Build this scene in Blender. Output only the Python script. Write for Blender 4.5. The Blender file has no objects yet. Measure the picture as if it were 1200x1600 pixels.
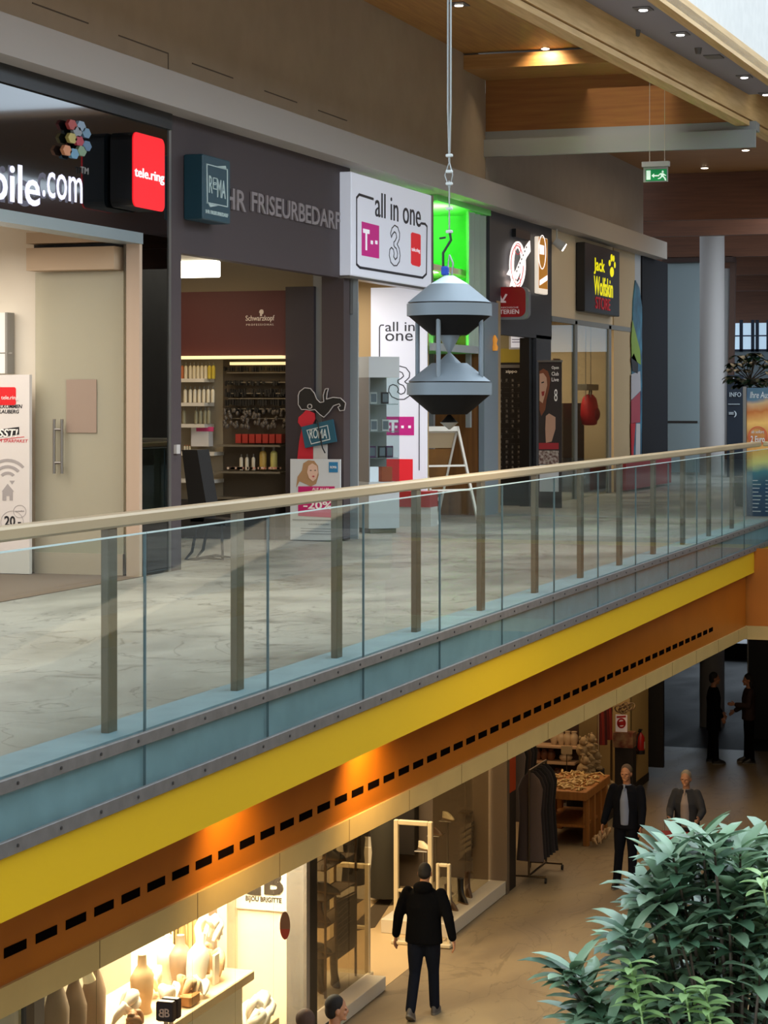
import bpy, bmesh, math, random
from mathutils import Vector, Matrix, Euler
random.seed(7)
S = bpy.context.scene
COL = S.collection
# ------------------------------------------------------------------ camera
F = 3450.0                      # focal length in pixels of the 1200x1600 frame
TH = math.radians(18.51)        # the camera looks this far left of the mall's long axis (+Y)
CT, ST = math.cos(TH), math.sin(TH)
HOR = 626.0                     # horizon row
EYE = 1.6                       # eye height over the upper floor (z = 0)
GF = -5.4                       # ground floor level
cam = bpy.data.cameras.new('camera'); camo = bpy.data.objects.new('camera', cam); COL.objects.link(camo)
camo.location = (0, 0, EYE); camo.rotation_euler = (math.radians(90), 0, TH)
cam.sensor_width = 36; cam.lens = F*36/1600; cam.shift_y = -(800-HOR)/1600; cam.clip_start = .1; cam.clip_end = 300
S.camera = camo
# ------------------------------------------------------------------ world, exposure
S.view_settings.view_transform = 'Standard'; S.view_settings.look = 'None'
S.view_settings.exposure = 0.72; S.view_settings.gamma = 1; S.view_settings.use_curve_mapping = False
W = bpy.data.worlds.new('world'); S.world = W; W.use_nodes = True
bgn = W.node_tree.nodes['Background']
bgn.inputs[0].default_value = (.74, .87, 1.0, 1); bgn.inputs[1].default_value = 1.7

def area(name, loc, size, power, color, aim=(0, 0, -1), sy=None, spread=180):
    l = bpy.data.lights.new(name, 'AREA'); l.energy = power; l.color = color; l.size = size
    l.shape = 'RECTANGLE'; l.size_y = sy or size; l.spread = math.radians(spread)
    o = bpy.data.objects.new(name, l); COL.objects.link(o); o.location = loc
    o.rotation_euler = Vector(aim).to_track_quat('-Z', 'Y').to_euler()
    return o
def spot(name, loc, aim, power, color, deg, blend=.6, r=.05):
    l = bpy.data.lights.new(name, 'SPOT'); l.energy = power; l.color = color; l.spot_size = math.radians(deg)
    l.spot_blend = blend; l.shadow_soft_size = r
    o = bpy.data.objects.new(name, l); COL.objects.link(o); o.location = loc
    o.rotation_euler = (Vector(aim)-Vector(loc)).to_track_quat('-Z', 'Y').to_euler()
    return o
WARM = (1, .78, .52); WHITE = (1, .93, .84); DAY = (.78, .90, 1.0); AMBER = (1, .62, .28)
# daylight from the glazed roof over the void
area('skylight_daylight', (3.0, 17, 9.7), 7, 1100, DAY, (-.45, 0, -1), sy=30)
area('walkway_downlights', (-6.4, 20, 5.9), 1.2, 170, WHITE, sy=20, spread=75)
# shop interiors, upper floor
area('shop_light_phone', (-10.2, 15.5, 3.0), 2.5, 100, WHITE, sy=4)
area('shop_light_hair', (-10.3, 21.6, 3.1), 1.2, 26, WARM, sy=3)
area('shop_light_allinone', (-10.0, 25.8, 3.1), 1.5, 40, WHITE, sy=2)
area('shop_light_kiosk', (-10.2, 31.6, 3.05), 1.5, 34, WARM, sy=2)
area('shop_light_outdoor', (-10.4, 36.8, 3.1), 2, 120, WARM, sy=5)
area('green_glow', (-8.72, 28.2, 3.3), .3, 75, (.42, 1, .38), (-1, 0, .5), sy=1.3, spread=150)
# upper walkway, beyond the bridge
area('walkway_far_light', (-5, 37, 5.6), 3, 60, WARM, sy=5)
area('far_windows_light', (-4, 45, 5.3), 6, 620, DAY, (-.3, .3, -1), sy=5)
# ground floor
area('jewellery_light', (-9.0, 20.2, -1.5), 1.2, 560, (1, .84, .62), sy=3)
area('shoe_shop_light', (-9.9, 25.5, -1.45), 2.4, 260, (1, .78, .48), sy=6)
area('clothes_shop_light', (-9.6, 35.5, -1.5), 1.6, 62, (1, .66, .36), sy=6)
area('arcade_light', (-6.2, 34, -1.4), 1.5, 48, (1, .78, .52), sy=10)
area('gold_band_fill', (1.2, 16, -1.4), 2, 90, (1, .8, .55), (-.5, 0, -1), sy=20)  # unseen warm fill added to brighten the gold band and ground floor
area('arcade_far_light', (-5, 50, -1.5), 3, 5, (.85, .85, 1), sy=6)

# ------------------------------------------------------------------ helpers
def ray(px, py):
    a = (px-600)/F; c = -(py-HOR)/F
    return Vector((a*CT-ST, a*ST+CT, c))
def PX(px, py, c): d = ray(px, py); return Vector((c, d.y*c/d.x, EYE+d.z*c/d.x))
def PY(px, py, c): d = ray(px, py); return Vector((d.x*c/d.y, c, EYE+d.z*c/d.y))
def PZ(px, py, c): d = ray(px, py); t = (c-EYE)/d.z; return Vector((d.x*t, d.y*t, c))
def PD(px, py, zc): d = ray(px, py); return Vector((d.x*zc, d.y*zc, EYE+d.z*zc))

def lin(h):
    h = h.lstrip('#'); v = [int(h[i:i+2], 16)/255 for i in (0, 2, 4)]
    return tuple((c/12.92 if c <= .04045 else ((c+.055)/1.055)**2.4) for c in v)+(1,)
MATS = {}
def mat(name, col, rough=.6, metal=0, emit=0, noise=0, nscale=8, stretch=(1, 1, 1), bump=0, spec=.5, coat=0, col2=None):
    if name in MATS: return MATS[name]
    if 0 < emit < 2: emit *= .5
    m = bpy.data.materials.new(name); m.use_nodes = True; nt = m.node_tree; b = nt.nodes['Principled BSDF']
    c = lin(col); b.inputs['Base Color'].default_value = c; b.inputs['Roughness'].default_value = rough
    b.inputs['Metallic'].default_value = metal; b.inputs['Specular IOR Level'].default_value = spec
    b.inputs['Coat Weight'].default_value = coat
    if emit:
        b.inputs['Emission Color'].default_value = c; b.inputs['Emission Strength'].default_value = emit
    if noise or bump:
        tc = nt.nodes.new('ShaderNodeTexCoord'); mp = nt.nodes.new('ShaderNodeMapping'); n = nt.nodes.new('ShaderNodeTexNoise')
        mp.inputs['Scale'].default_value = stretch; n.inputs['Scale'].default_value = nscale; n.inputs['Detail'].default_value = 6
        nt.links.new(tc.outputs['Object'], mp.inputs[0]); nt.links.new(mp.outputs[0], n.inputs['Vector'])
        if noise:
            r = nt.nodes.new('ShaderNodeValToRGB'); k = noise
            c2 = lin(col2) if col2 else tuple(max(0, x*(1-k)) for x in c[:3])+(1,)
            r.color_ramp.elements[0].color = c2; r.color_ramp.elements[0].position = .35
            r.color_ramp.elements[1].color = tuple(min(1, x*(1+k*.3)) for x in c[:3])+(1,); r.color_ramp.elements[1].position = .65
            nt.links.new(n.outputs['Fac'], r.inputs[0]); nt.links.new(r.outputs[0], b.inputs['Base Color'])
            if emit: nt.links.new(r.outputs[0], b.inputs['Emission Color'])
        if bump:
            bp = nt.nodes.new('ShaderNodeBump'); bp.inputs['Strength'].default_value = bump; bp.inputs['Distance'].default_value = .02
            nt.links.new(n.outputs['Fac'], bp.inputs['Height']); nt.links.new(bp.outputs[0], b.inputs['Normal'])
    MATS[name] = m; return m
def glass(name, tint, refl=1.0, rough=.0, milky=0, milk='#ffffff'):
    if name in MATS: return MATS[name]
    m = bpy.data.materials.new(name); m.use_nodes = True; nt = m.node_tree; nt.nodes.clear()
    out = nt.nodes.new('ShaderNodeOutputMaterial'); tr = nt.nodes.new('ShaderNodeBsdfTransparent'); tr.inputs[0].default_value = lin(tint)
    gl = nt.nodes.new('ShaderNodeBsdfGlossy'); gl.inputs['Roughness'].default_value = rough
    lw = nt.nodes.new('ShaderNodeLayerWeight'); lw.inputs[0].default_value = .5
    pw = nt.nodes.new('ShaderNodeMath'); pw.operation = 'POWER'; pw.inputs[1].default_value = 5; nt.links.new(lw.outputs['Facing'], pw.inputs[0])
    mu = nt.nodes.new('ShaderNodeMath'); mu.operation = 'MULTIPLY_ADD'; mu.inputs[1].default_value = .9*refl; mu.inputs[2].default_value = .035*refl
    nt.links.new(pw.outputs[0], mu.inputs[0])
    mx = nt.nodes.new('ShaderNodeMixShader'); nt.links.new(mu.outputs[0], mx.inputs[0])
    base = tr
    if milky:
        df = nt.nodes.new('ShaderNodeBsdfDiffuse'); df.inputs[0].default_value = lin(milk)
        m2 = nt.nodes.new('ShaderNodeMixShader'); m2.inputs[0].default_value = milky
        nt.links.new(tr.outputs[0], m2.inputs[1]); nt.links.new(df.outputs[0], m2.inputs[2]); base = m2
    nt.links.new(base.outputs[0], mx.inputs[1]); nt.links.new(gl.outputs[0], mx.inputs[2]); nt.links.new(mx.outputs[0], out.inputs[0])
    MATS[name] = m; return m
def woodmat(name, a, b, axis=1, rough=.5, scale=2.2, planks=0):
    """board timber: streaks along one axis"""
    if name in MATS: return MATS[name]
    m = bpy.data.materials.new(name); m.use_nodes = True; nt = m.node_tree; p = nt.nodes['Principled BSDF']
    tc = nt.nodes.new('ShaderNodeTexCoord'); mp = nt.nodes.new('ShaderNodeMapping')
    s = [9, 9, 9]; s[axis] = .5; mp.inputs['Scale'].default_value = s
    n = nt.nodes.new('ShaderNodeTexNoise'); n.inputs['Scale'].default_value = scale; n.inputs['Detail'].default_value = 5
    r = nt.nodes.new('ShaderNodeValToRGB'); r.color_ramp.elements[0].color = lin(a); r.color_ramp.elements[0].position = .3
    r.color_ramp.elements[1].color = lin(b); r.color_ramp.elements[1].position = .7
    nt.links.new(tc.outputs['Object'], mp.inputs[0]); nt.links.new(mp.outputs[0], n.inputs['Vector'])
    nt.links.new(n.outputs['Fac'], r.inputs[0]); nt.links.new(r.outputs[0], p.inputs['Base Color']); p.inputs['Roughness'].default_value = rough
    MATS[name] = m; return m
def stonemat(name, a, b, dark, rough=.35, scale=.7, ax=(1, .45, 1), crack=.3):
    """worn split-stone paving with hairline cracks"""
    if name in MATS: return MATS[name]
    m = bpy.data.materials.new(name); m.use_nodes = True; nt = m.node_tree; p = nt.nodes['Principled BSDF']
    tc = nt.nodes.new('ShaderNodeTexCoord'); mp = nt.nodes.new('ShaderNodeMapping'); mp.inputs['Scale'].default_value = ax
    nt.links.new(tc.outputs['Object'], mp.inputs[0])
    n = nt.nodes.new('ShaderNodeTexNoise'); n.inputs['Scale'].default_value = scale; n.inputs['Detail'].default_value = 9; n.inputs['Roughness'].default_value = .62
    n.inputs['Distortion'].default_value = .8
    nt.links.new(mp.outputs[0], n.inputs['Vector'])
    r = nt.nodes.new('ShaderNodeValToRGB'); r.color_ramp.elements[0].color = lin(b); r.color_ramp.elements[0].position = .36
    r.color_ramp.elements[1].color = lin(a); r.color_ramp.elements[1].position = .62
    nt.links.new(n.outputs['Fac'], r.inputs[0])
    n2 = nt.nodes.new('ShaderNodeTexNoise'); n2.inputs['Scale'].default_value = scale*1.6; n2.inputs['Detail'].default_value = 7; n2.inputs['Distortion'].default_value = 1.5
    nt.links.new(mp.outputs[0], n2.inputs['Vector'])
    r2 = nt.nodes.new('ShaderNodeValToRGB'); e = r2.color_ramp.elements
    e[0].position = .488; e[0].color = (1, 1, 1, 1); e[1].position = .512; e[1].color = (1, 1, 1, 1)
    k = e.new(.5); k.color = lin(dark)
    nt.links.new(n2.outputs['Fac'], r2.inputs[0])
    mx = nt.nodes.new('ShaderNodeMixRGB'); mx.blend_type = 'MULTIPLY'; mx.inputs[0].default_value = crack
    nt.links.new(r.outputs[0], mx.inputs[1]); nt.links.new(r2.outputs[0], mx.inputs[2]); nt.links.new(mx.outputs[0], p.inputs['Base Color'])
    bp = nt.nodes.new('ShaderNodeBump'); bp.inputs['Strength'].default_value = .25; bp.inputs['Distance'].default_value = .02
    nt.links.new(n.outputs['Fac'], bp.inputs['Height']); nt.links.new(bp.outputs[0], p.inputs['Normal'])
    rr = nt.nodes.new('ShaderNodeMapRange'); rr.inputs['To Min'].default_value = rough*.7; rr.inputs['To Max'].default_value = rough*1.5
    nt.links.new(n.outputs['Fac'], rr.inputs[0]); nt.links.new(rr.outputs[0], p.inputs['Roughness'])
    MATS[name] = m; return m

WP = {}                                                     # world position of every object's origin
class MB:
    def __init__(s): s.v = []; s.f = []; s.M = Matrix.Identity(4); s.sm = []
    def add(s, vs, fs, smooth=False):
        n = len(s.v); s.v += [s.M @ Vector(v) for v in vs]; s.f += [[i+n for i in f] for f in fs]; s.sm += [smooth]*len(fs); return s
    def box(s, x0, x1, y0, y1, z0, z1):
        x0, x1 = sorted((x0, x1)); y0, y1 = sorted((y0, y1)); z0, z1 = sorted((z0, z1))
        return s.add([(x0,y0,z0),(x1,y0,z0),(x1,y1,z0),(x0,y1,z0),(x0,y0,z1),(x1,y0,z1),(x1,y1,z1),(x0,y1,z1)],
                     [(0,3,2,1),(4,5,6,7),(0,1,5,4),(1,2,6,5),(2,3,7,6),(3,0,4,7)])
    def bbox(s, x0, x1, y0, y1, z0, z1, b=.01):
        """box with chamfered vertical and horizontal edges"""
        x0, x1 = sorted((x0, x1)); y0, y1 = sorted((y0, y1)); z0, z1 = sorted((z0, z1)); vs = []
        for z, i in ((z0, b), (z0+b, 0), (z1-b, 0), (z1, b)):
            X0, X1, Y0, Y1 = x0+i, x1-i, y0+i, y1-i
            vs += [(X0+b,Y0,z),(X1-b,Y0,z),(X1,Y0+b,z),(X1,Y1-b,z),(X1-b,Y1,z),(X0+b,Y1,z),(X0,Y1-b,z),(X0,Y0+b,z)]
        fs = [tuple(range(7, -1, -1)), tuple(range(24, 32))]
        for k in range(3):
            for i in range(8): a = k*8+i; c = k*8+(i+1) % 8; fs.append((a, c, c+8, a+8))
        return s.add(vs, fs)
    def prism(s, pts, vec):
        vec = Vector(vec); n = len(pts); p = [Vector(q) for q in pts]
        nrm = Vector((0, 0, 0))
        for i in range(n): nrm += p[i].cross(p[(i+1) % n])
        if nrm.dot(vec) < 0: p.reverse()
        vs = p+[q+vec for q in p]
        fs = [tuple(range(n-1, -1, -1)), tuple(range(n, 2*n))]+[(i, (i+1) % n, (i+1) % n+n, i+n) for i in range(n)]
        return s.add(vs, fs)
    def cyl(s, p0, p1, r0, r1=None, n=12, smooth=True):
        r1 = r0 if r1 is None else r1; p0 = Vector(p0); p1 = Vector(p1); d = (p1-p0).normalized()
        a = d.orthogonal().normalized(); b = d.cross(a); vs = []
        for p, r in ((p0, r0), (p1, r1)):
            for i in range(n): t = 2*math.pi*i/n; vs.append(p+a*r*math.cos(t)+b*r*math.sin(t))
        s.add(vs, [(i, (i+1) % n, (i+1) % n+n, i+n) for i in range(n)], smooth)
        return s.add(vs, [tuple(range(n-1, -1, -1)), tuple(range(n, 2*n))])
    def tube(s, pts, r, n=8):
        p = [Vector(q) for q in pts]; rs = r if isinstance(r, (list, tuple)) else [r]*len(p); vs = []; a = None
        for i, q in enumerate(p):
            d = (p[min(i+1, len(p)-1)]-p[max(i-1, 0)])
            d = d.normalized() if d.length > 1e-9 else Vector((0, 0, 1))
            a = d.orthogonal().normalized() if a is None else (a-d*a.dot(d)).normalized()
            b = d.cross(a)
            for k in range(n): t = 2*math.pi*k/n; vs.append(q+a*rs[i]*math.cos(t)+b*rs[i]*math.sin(t))
        fs = [(i*n+k, i*n+(k+1) % n, (i+1)*n+(k+1) % n, (i+1)*n+k) for i in range(len(p)-1) for k in range(n)]
        s.add(vs, fs, True); m = len(vs)
        return s.add(vs[:n]+vs[m-n:], [tuple(range(n-1, -1, -1)), tuple(range(n, 2*n))])
    def lathe(s, prof, cx, cy, n=32, smooth=True):
        vs = []
        for r, z in prof:
            for i in range(n): t = 2*math.pi*i/n; vs.append((cx+r*math.cos(t), cy+r*math.sin(t), z))
        fs = [(k*n+i, k*n+(i+1) % n, (k+1)*n+(i+1) % n, (k+1)*n+i) for k in range(len(prof)-1) for i in range(n)]
        up = prof[-1][1] >= prof[0][1]
        if not up: fs = [f[::-1] for f in fs]
        s.add(vs, fs, smooth)
        lo, hi = vs[:n], vs[-n:]
        return s.add(lo+hi, [tuple(range(n-1, -1, -1)) if up else tuple(range(n)), tuple(range(n, 2*n)) if up else tuple(range(2*n-1, n-1, -1))])
    def ell(s, c, r, n=16, m=10):
        c = Vector(c); r = (r, r, r) if isinstance(r, (int, float)) else r; vs = [(c.x, c.y, c.z-r[2])]
        for j in range(1, m):
            ph = -math.pi/2+math.pi*j/m
            for i in range(n): t = 2*math.pi*i/n; vs.append((c.x+r[0]*math.cos(ph)*math.cos(t), c.y+r[1]*math.cos(ph)*math.sin(t), c.z+r[2]*math.sin(ph)))
        vs.append((c.x, c.y, c.z+r[2])); fs = [(0, 1+(i+1) % n, 1+i) for i in range(n)]
        for j in range(m-2):
            for i in range(n): a = 1+j*n; fs.append((a+i, a+(i+1) % n, a+n+(i+1) % n, a+n+i))
        a = 1+(m-2)*n; fs += [(a+i, a+(i+1) % n, len(vs)-1) for i in range(n)]
        return s.add(vs, fs, True)
    def loft(s, rings, n=16, cap=True):
        """rings: (cx,cy,cz,rx,ry) stacked ellipses"""
        vs = []
        for cx, cy, cz, rx, ry in rings:
            for i in range(n): t = 2*math.pi*i/n; vs.append((cx+rx*math.cos(t), cy+ry*math.sin(t), cz))
        fs = [(k*n+i, k*n+(i+1) % n, (k+1)*n+(i+1) % n, (k+1)*n+i) for k in range(len(rings)-1) for i in range(n)]
        if rings[-1][2] < rings[0][2]: fs = [f[::-1] for f in fs]
        s.add(vs, fs, True)
        if cap:
            lo, hi = vs[:n], vs[-n:]; up = rings[-1][2] >= rings[0][2]
            s.add(lo+hi, [tuple(range(n-1, -1, -1)) if up else tuple(range(n)), tuple(range(n, 2*n)) if up else tuple(range(2*n-1, n-1, -1))])
        return s
    def build(s, name, m, parent=None, loc=None, label=None, kind=None):
        me = bpy.data.meshes.new(name)
        if parent is not None: o0 = WP[parent.name]
        elif loc is not None: o0 = Vector(loc)
        else:
            xs = [v.x for v in s.v]; ys = [v.y for v in s.v]; o0 = Vector(((min(xs)+max(xs))/2, (min(ys)+max(ys))/2, min(v.z for v in s.v)))
        me.from_pydata([v-o0 for v in s.v], [], s.f); me.update()
        me.polygons.foreach_set('use_smooth', s.sm)
        me.materials.append(m)
        o = bpy.data.objects.new(name, me); COL.objects.link(o)
        if parent is not None: o.parent = parent
        else: o.location = o0
        WP[o.name] = o0.copy()
        if label: o['label'] = label
        if kind: o['kind'] = kind
        return o
def thing(name, label, cat, loc, group=None):
    o = bpy.data.objects.new(name, None); COL.objects.link(o); o.location = loc; o.empty_display_size = .1
    WP[o.name] = Vector(loc); o['label'] = label; o['category'] = cat
    if group: o['group'] = group
    return o
def tag(o, label, cat, group=None):
    o['label'] = label; o['category'] = cat
    if group: o['group'] = group
    return o
def struct(mb, name, m): return mb.build(name, m, kind='structure')
def dup(root, loc, label=None, rz=None, group=None):
    c = root.copy(); COL.objects.link(c); c.location = loc; WP[c.name] = Vector(loc)
    if rz is not None: c.rotation_euler = (0, 0, rz)
    if label: c['label'] = label
    if group: c['group'] = group
    for ch in list(root.children):
        d = ch.copy(); COL.objects.link(d); d.parent = c
        for g in list(ch.children):
            e = g.copy(); COL.objects.link(e); e.parent = d
    return c
# --- flat shapes and lettering on walls: u runs to the right as one reads it
def polyX(mb, pts, c, th): return mb.prism([PX(x, y, c) for x, y in pts], (th, 0, 0))
def polyY(mb, pts, c, th): return mb.prism([PY(x, y, c) for x, y in pts], (0, -th, 0))
def rX(mb, px0, px1, t, b, c, th):
    a = PX(px0, t, c); d = PX(px0, b, c); e = PX(px1, t, c); return mb.box(c, c+th, a.y, e.y, d.z, a.z)
def rY(mb, px0, px1, t, b, c, th):
    a = PY(px0, t, c); d = PY(px0, b, c); e = PY(px1, t, c); return mb.box(a.x, e.x, c-th, c, d.z, a.z)
FONTS = {}
def glyphs(txt, bold=0, ext=.03, shear=0, space=1.0, res=3):
    key = (txt, bold, ext, shear, space)
    if key in FONTS: return FONTS[key]
    cu = bpy.data.curves.new('t', 'FONT'); cu.body = txt; cu.extrude = ext; cu.offset = bold; cu.shear = shear; cu.space_character = space
    cu.resolution_u = res; cu.align_x = 'CENTER'
    o = bpy.data.objects.new('t', cu); COL.objects.link(o); dg = bpy.context.evaluated_depsgraph_get()
    me = bpy.data.meshes.new_from_object(o.evaluated_get(dg)); vs = [v.co.copy() for v in me.vertices]; fs = [tuple(p.vertices) for p in me.polygons]
    bpy.data.objects.remove(o); bpy.data.curves.remove(cu); bpy.data.meshes.remove(me)
    FONTS[key] = (vs, fs); return vs, fs
def text(mb, txt, org, u, v, w, h, th=.01, bold=0, shear=0, space=1.0):
    """fit the string into the box org + u*w + v*h, standing th proud along u x v"""
    vs, fs = glyphs(txt, bold, .03, shear, space); org = Vector(org); u = Vector(u).normalized(); v = Vector(v).normalized(); n = u.cross(v)
    if not vs: return mb
    x0 = min(q.x for q in vs); x1 = max(q.x for q in vs); y0 = min(q.y for q in vs); y1 = max(q.y for q in vs)
    return mb.add([org+u*((q.x-x0)/(x1-x0)*w)+v*((q.y-y0)/(y1-y0)*h)+n*((q.z+.03)/.06*th) for q in vs], fs)
def textX(mb, txt, px0, px1, t, b, c, th=.01, **k):
    a = PX(px0, b, c); e = PX(px1, b, c); return text(mb, txt, a, (0, 1, 0), (0, 0, 1), e.y-a.y, PX(px0, t, c).z-a.z, th, **k)
def textY(mb, txt, px0, px1, t, b, c, th=.01, **k):
    a = PY(px0, b, c); e = PY(px1, b, c); return text(mb, txt, a, (1, 0, 0), (0, 0, 1), e.x-a.x, PY(px0, t, c).z-a.z, th, **k)
# ================================================================== STRUCTURE
G0 = GF-.3
XW, XR, XG, XS = -8.46, -4.63, -4.5, -8.3         # upper shopfronts, rail posts, rail glass, ground shopfronts
YC = 29.75                                        # where the void ends
m_stone = stonemat('pale_stone', '#a39e96', '#7c7873', '#3a332c', .34, 1.1, (.7, .5, 1), .6)
m_stone2 = stonemat('tan_stone', '#948263', '#776853', '#4a3a2a', .42, .6)
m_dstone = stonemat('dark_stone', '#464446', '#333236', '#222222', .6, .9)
m_beige = mat('beige_plaster', '#a3927c', .8, noise=.06, nscale=3)
m_greyp = mat('grey_plaster', '#9b938c', .8, noise=.05, nscale=3)
m_white = mat('white_plaster', '#d9d6d0', .8, noise=.05, nscale=6, bump=.15)
m_cream = mat('cream_paint', '#d8c6a8', .75)
m_taupe = mat('taupe_paint', '#8a7766', .75)
m_blue = mat('blue_grey_slab_paint', '#8fa3ac', .45, noise=.12, nscale=5)
m_yel = mat('yellow_panel', '#c69c00', .5)
m_orange = mat('orange_lacquer', '#a55a08', .4, metal=.3, noise=.08, nscale=2)
m_gold = mat('gold_panel', '#a98a50', .55, metal=.1, noise=.08, nscale=3)
m_steel = mat('brushed_steel', '#8d8a86', .35, metal=.85)
m_dsteel = mat('dull_steel_strip', '#6f6a66', .5, metal=.4, noise=.15, nscale=14)
m_black = mat('black_enamel', '#0c0c0e', .35)
m_vent = mat('dark_opening', '#0a0504', 1, spec=0)
m_plum = mat('plum_grey_panel', '#43383a', .65)
m_anth = mat('anthracite_panel', '#3a3b40', .5)
m_wood = woodmat('spruce_board', '#a0703a', '#b98848', 1, .55)
m_woodx = woodmat('spruce_board_cross', '#8a5628', '#a06a32', 0, .55)
m_glulam = woodmat('glulam', '#c09a62', '#d8b47c', 1, .6)
m_brown = woodmat('brown_board', '#5c3826', '#6e452f', 0, .6)
m_lav = mat('lavender_grey_board', '#8b8890', .8)
m_lamp = mat('lamp_glow', '#fff0d8', emit=9)
m_lampw = mat('lamp_glow_white', '#ffffff', emit=7)

# floors
struct(MB().box(-13.5, XG-.02, 4, YC, -.3, 0), 'floor', m_stone)
struct(MB().box(-13.5, 6, YC+.0, 66, -.3, 0), 'floor_bridge', m_stone)
struct(MB().box(-.35, 4, -3, 26, -.3, 0), 'floor_near', m_stone)
struct(MB().box(-13.5, 8, 6, 44.2, GF-.3, GF), 'floor_ground', m_stone2)
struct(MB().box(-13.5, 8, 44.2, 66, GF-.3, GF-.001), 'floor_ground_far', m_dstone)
# slab edge under the walkway: blue slab, yellow fascia, slanting orange soffit, gold band
struct(MB().box(-4.78, XG-.015, 4, YC-.01, -.31, .003), 'trim_1', m_blue)
struct(MB().box(-4.7, XG, 4, YC, -.61, -.32), 'trim_2', m_yel)
A0, A1 = PX(0, 1535, -5.26), PX(1165, 981, -4.6)
zb = (A0.z+A1.z)/2; A0.z = A1.z = zb; d = (A1-A0)/(A1.y-A0.y)
def skew(y, z=None): p = A0+d*(y-A0.y); return Vector((p.x, p.y, zb if z is None else z))
ye = A1.y
sb = MB(); N = 24
for i in range(N):
    ya = 4+(ye-4)*i/N; yb = 4+(ye-4)*(i+1)/N
    sb.prism([skew(ya, -.3), skew(yb, -.3), skew(yb, zb-.02), skew(ya, zb-.02)], (-.06, 0, 0))
sof = struct(sb, 'trim_3', m_orange)
gb = MB(); gb.prism([skew(4)+Vector((.02, 0, 0)), skew(ye)+Vector((.02, 0, 0)), skew(ye, zb-.15)+Vector((.02, 0, 0)), skew(4, zb-.15)+Vector((.02, 0, 0))], (-.14, 0, 0))
gbo = struct(gb, 'trim_4', m_gold)
jq = MB(); y = 8.3
while y < ye-.5:
    p = skew(y); jq.box(p.x+.015, p.x+.0215, y, y+.008, zb-.15, zb); y += 1.22
jq.build('panel_joints', mat('joint_brown', '#6a5024', .7), gbo)
# slots of the exhaust grille cut along the soffit
vm = MB()
yv = PX(0, 1500, -4.95).y
k = 0
y = 8.2
while y < 26.4:
    q = [skew(y, -1.115), skew(y+.22, -1.115), skew(y+.22, -1.165), skew(y, -1.165)]
    vm.prism([p-Vector((.01, 0, 0)) for p in q], (.013, 0, 0)); y += .315
# lamps in the soffit behind the fascia that wash the orange wall
struct(MB().prism([Vector((XG-.02, 4, -.6)), Vector((XG-.02, ye, -.6)), skew(ye, -.6), skew(4, -.6)], (0, 0, .05)), 'ceiling_soffit', m_orange)
for y_, e_, l in ((12.3, 55, 'recessed wall-wash lamp behind the yellow fascia, left glow'), (14.6, 75, 'recessed wall-wash lamp behind the yellow fascia, right glow')):
    w_ = skew(y_, 0); x_ = w_.x+.36
    o = thing('recessed_lamp', l, 'lamp', (x_, y_, -.62)); MB().cyl((x_, y_, -.625), (x_, y_, -.6), .05, n=16).build('lens', m_lamp, o)
    spot('soffit_lamp', (x_, y_, -.64), (w_.x+.02, y_+.15, -1.2), e_, (1, .72, .3), 120, .9, .03)
vm.build('vent_slots', m_vent, sof, kind='stuff', label='row of dark rectangular vent slots')
# underside of the walkway
q = [skew(4, zb-.02)-Vector((.1, 0, 0)), skew(ye, zb-.02)-Vector((.1, 0, 0)), Vector((-13.5, ye, zb-.02)), Vector((-13.5, 4, zb-.02))]
struct(MB().prism(q, (0, 0, .2)), 'ceiling_ground', m_cream)
# the far side of the void (under the bridge)
struct(MB().box(XG, 6, YC-.01, YC+.3, -.31, .003), 'trim_5', m_blue)
struct(MB().box(XG-.2, 6, YC-.06, YC+.2, -.61, -.32), 'trim_6', m_yel)
sb = MB().box(A1.x-.05, 6, ye+.06, ye+.12, zb, -.3)
struct(sb, 'trim_7', m_orange)
struct(MB().box(A1.x-.05, 6, ye, ye+.15, zb-.17, zb), 'trim_8', m_gold)
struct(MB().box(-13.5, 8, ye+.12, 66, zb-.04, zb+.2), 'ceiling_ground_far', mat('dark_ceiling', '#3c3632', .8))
# near side of the void (this is what the glass mirrors)
struct(MB().box(-.38, -.3, -3, 26, -.61, -.32), 'trim_9', m_yel)
struct(MB().box(-.39, -.3, -3, 26, -.31, .0), 'trim_10', m_blue)
# upper walls: bulkhead over the shopfronts, beige wall above
struct(MB().box(XW-.4, -8.2, 6, 41.4, 4.28, 4.60), 'trim_11', mat('grey_bulkhead', '#a8a19a', .75))
struct(MB().box(XW-.3, XW, 6, YC-.02, 4.6, 6.4), 'wall_left', m_beige)
struct(MB().box(XW-.3, XW, YC, 40.45, 4.6, 5.9), 'wall_left_far', m_greyp)
# access hatches flush in the beige wall: dark joints
hm = MB()
for a, b in (((50, 3), (138, 38)), ((185, 55), (263, 84)), ((300, 99), (364, 122)), ((413, 141), (464, 161)), ((497, 172), (542, 189))):
    p, r = PX(*a, XW), PX(*b, XW); hm.box(XW, XW+.004, p.y, r.y, (p.z+r.z)/2-.006, (p.z+r.z)/2+.006)
    if a[0] == 185: hm.box(XW, XW+.004, r.y-.012, r.y, 4.6, (p.z+r.z)/2)
struct(hm, 'trim_12', mat('hatch_joint', '#5a4d40', .8))
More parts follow.
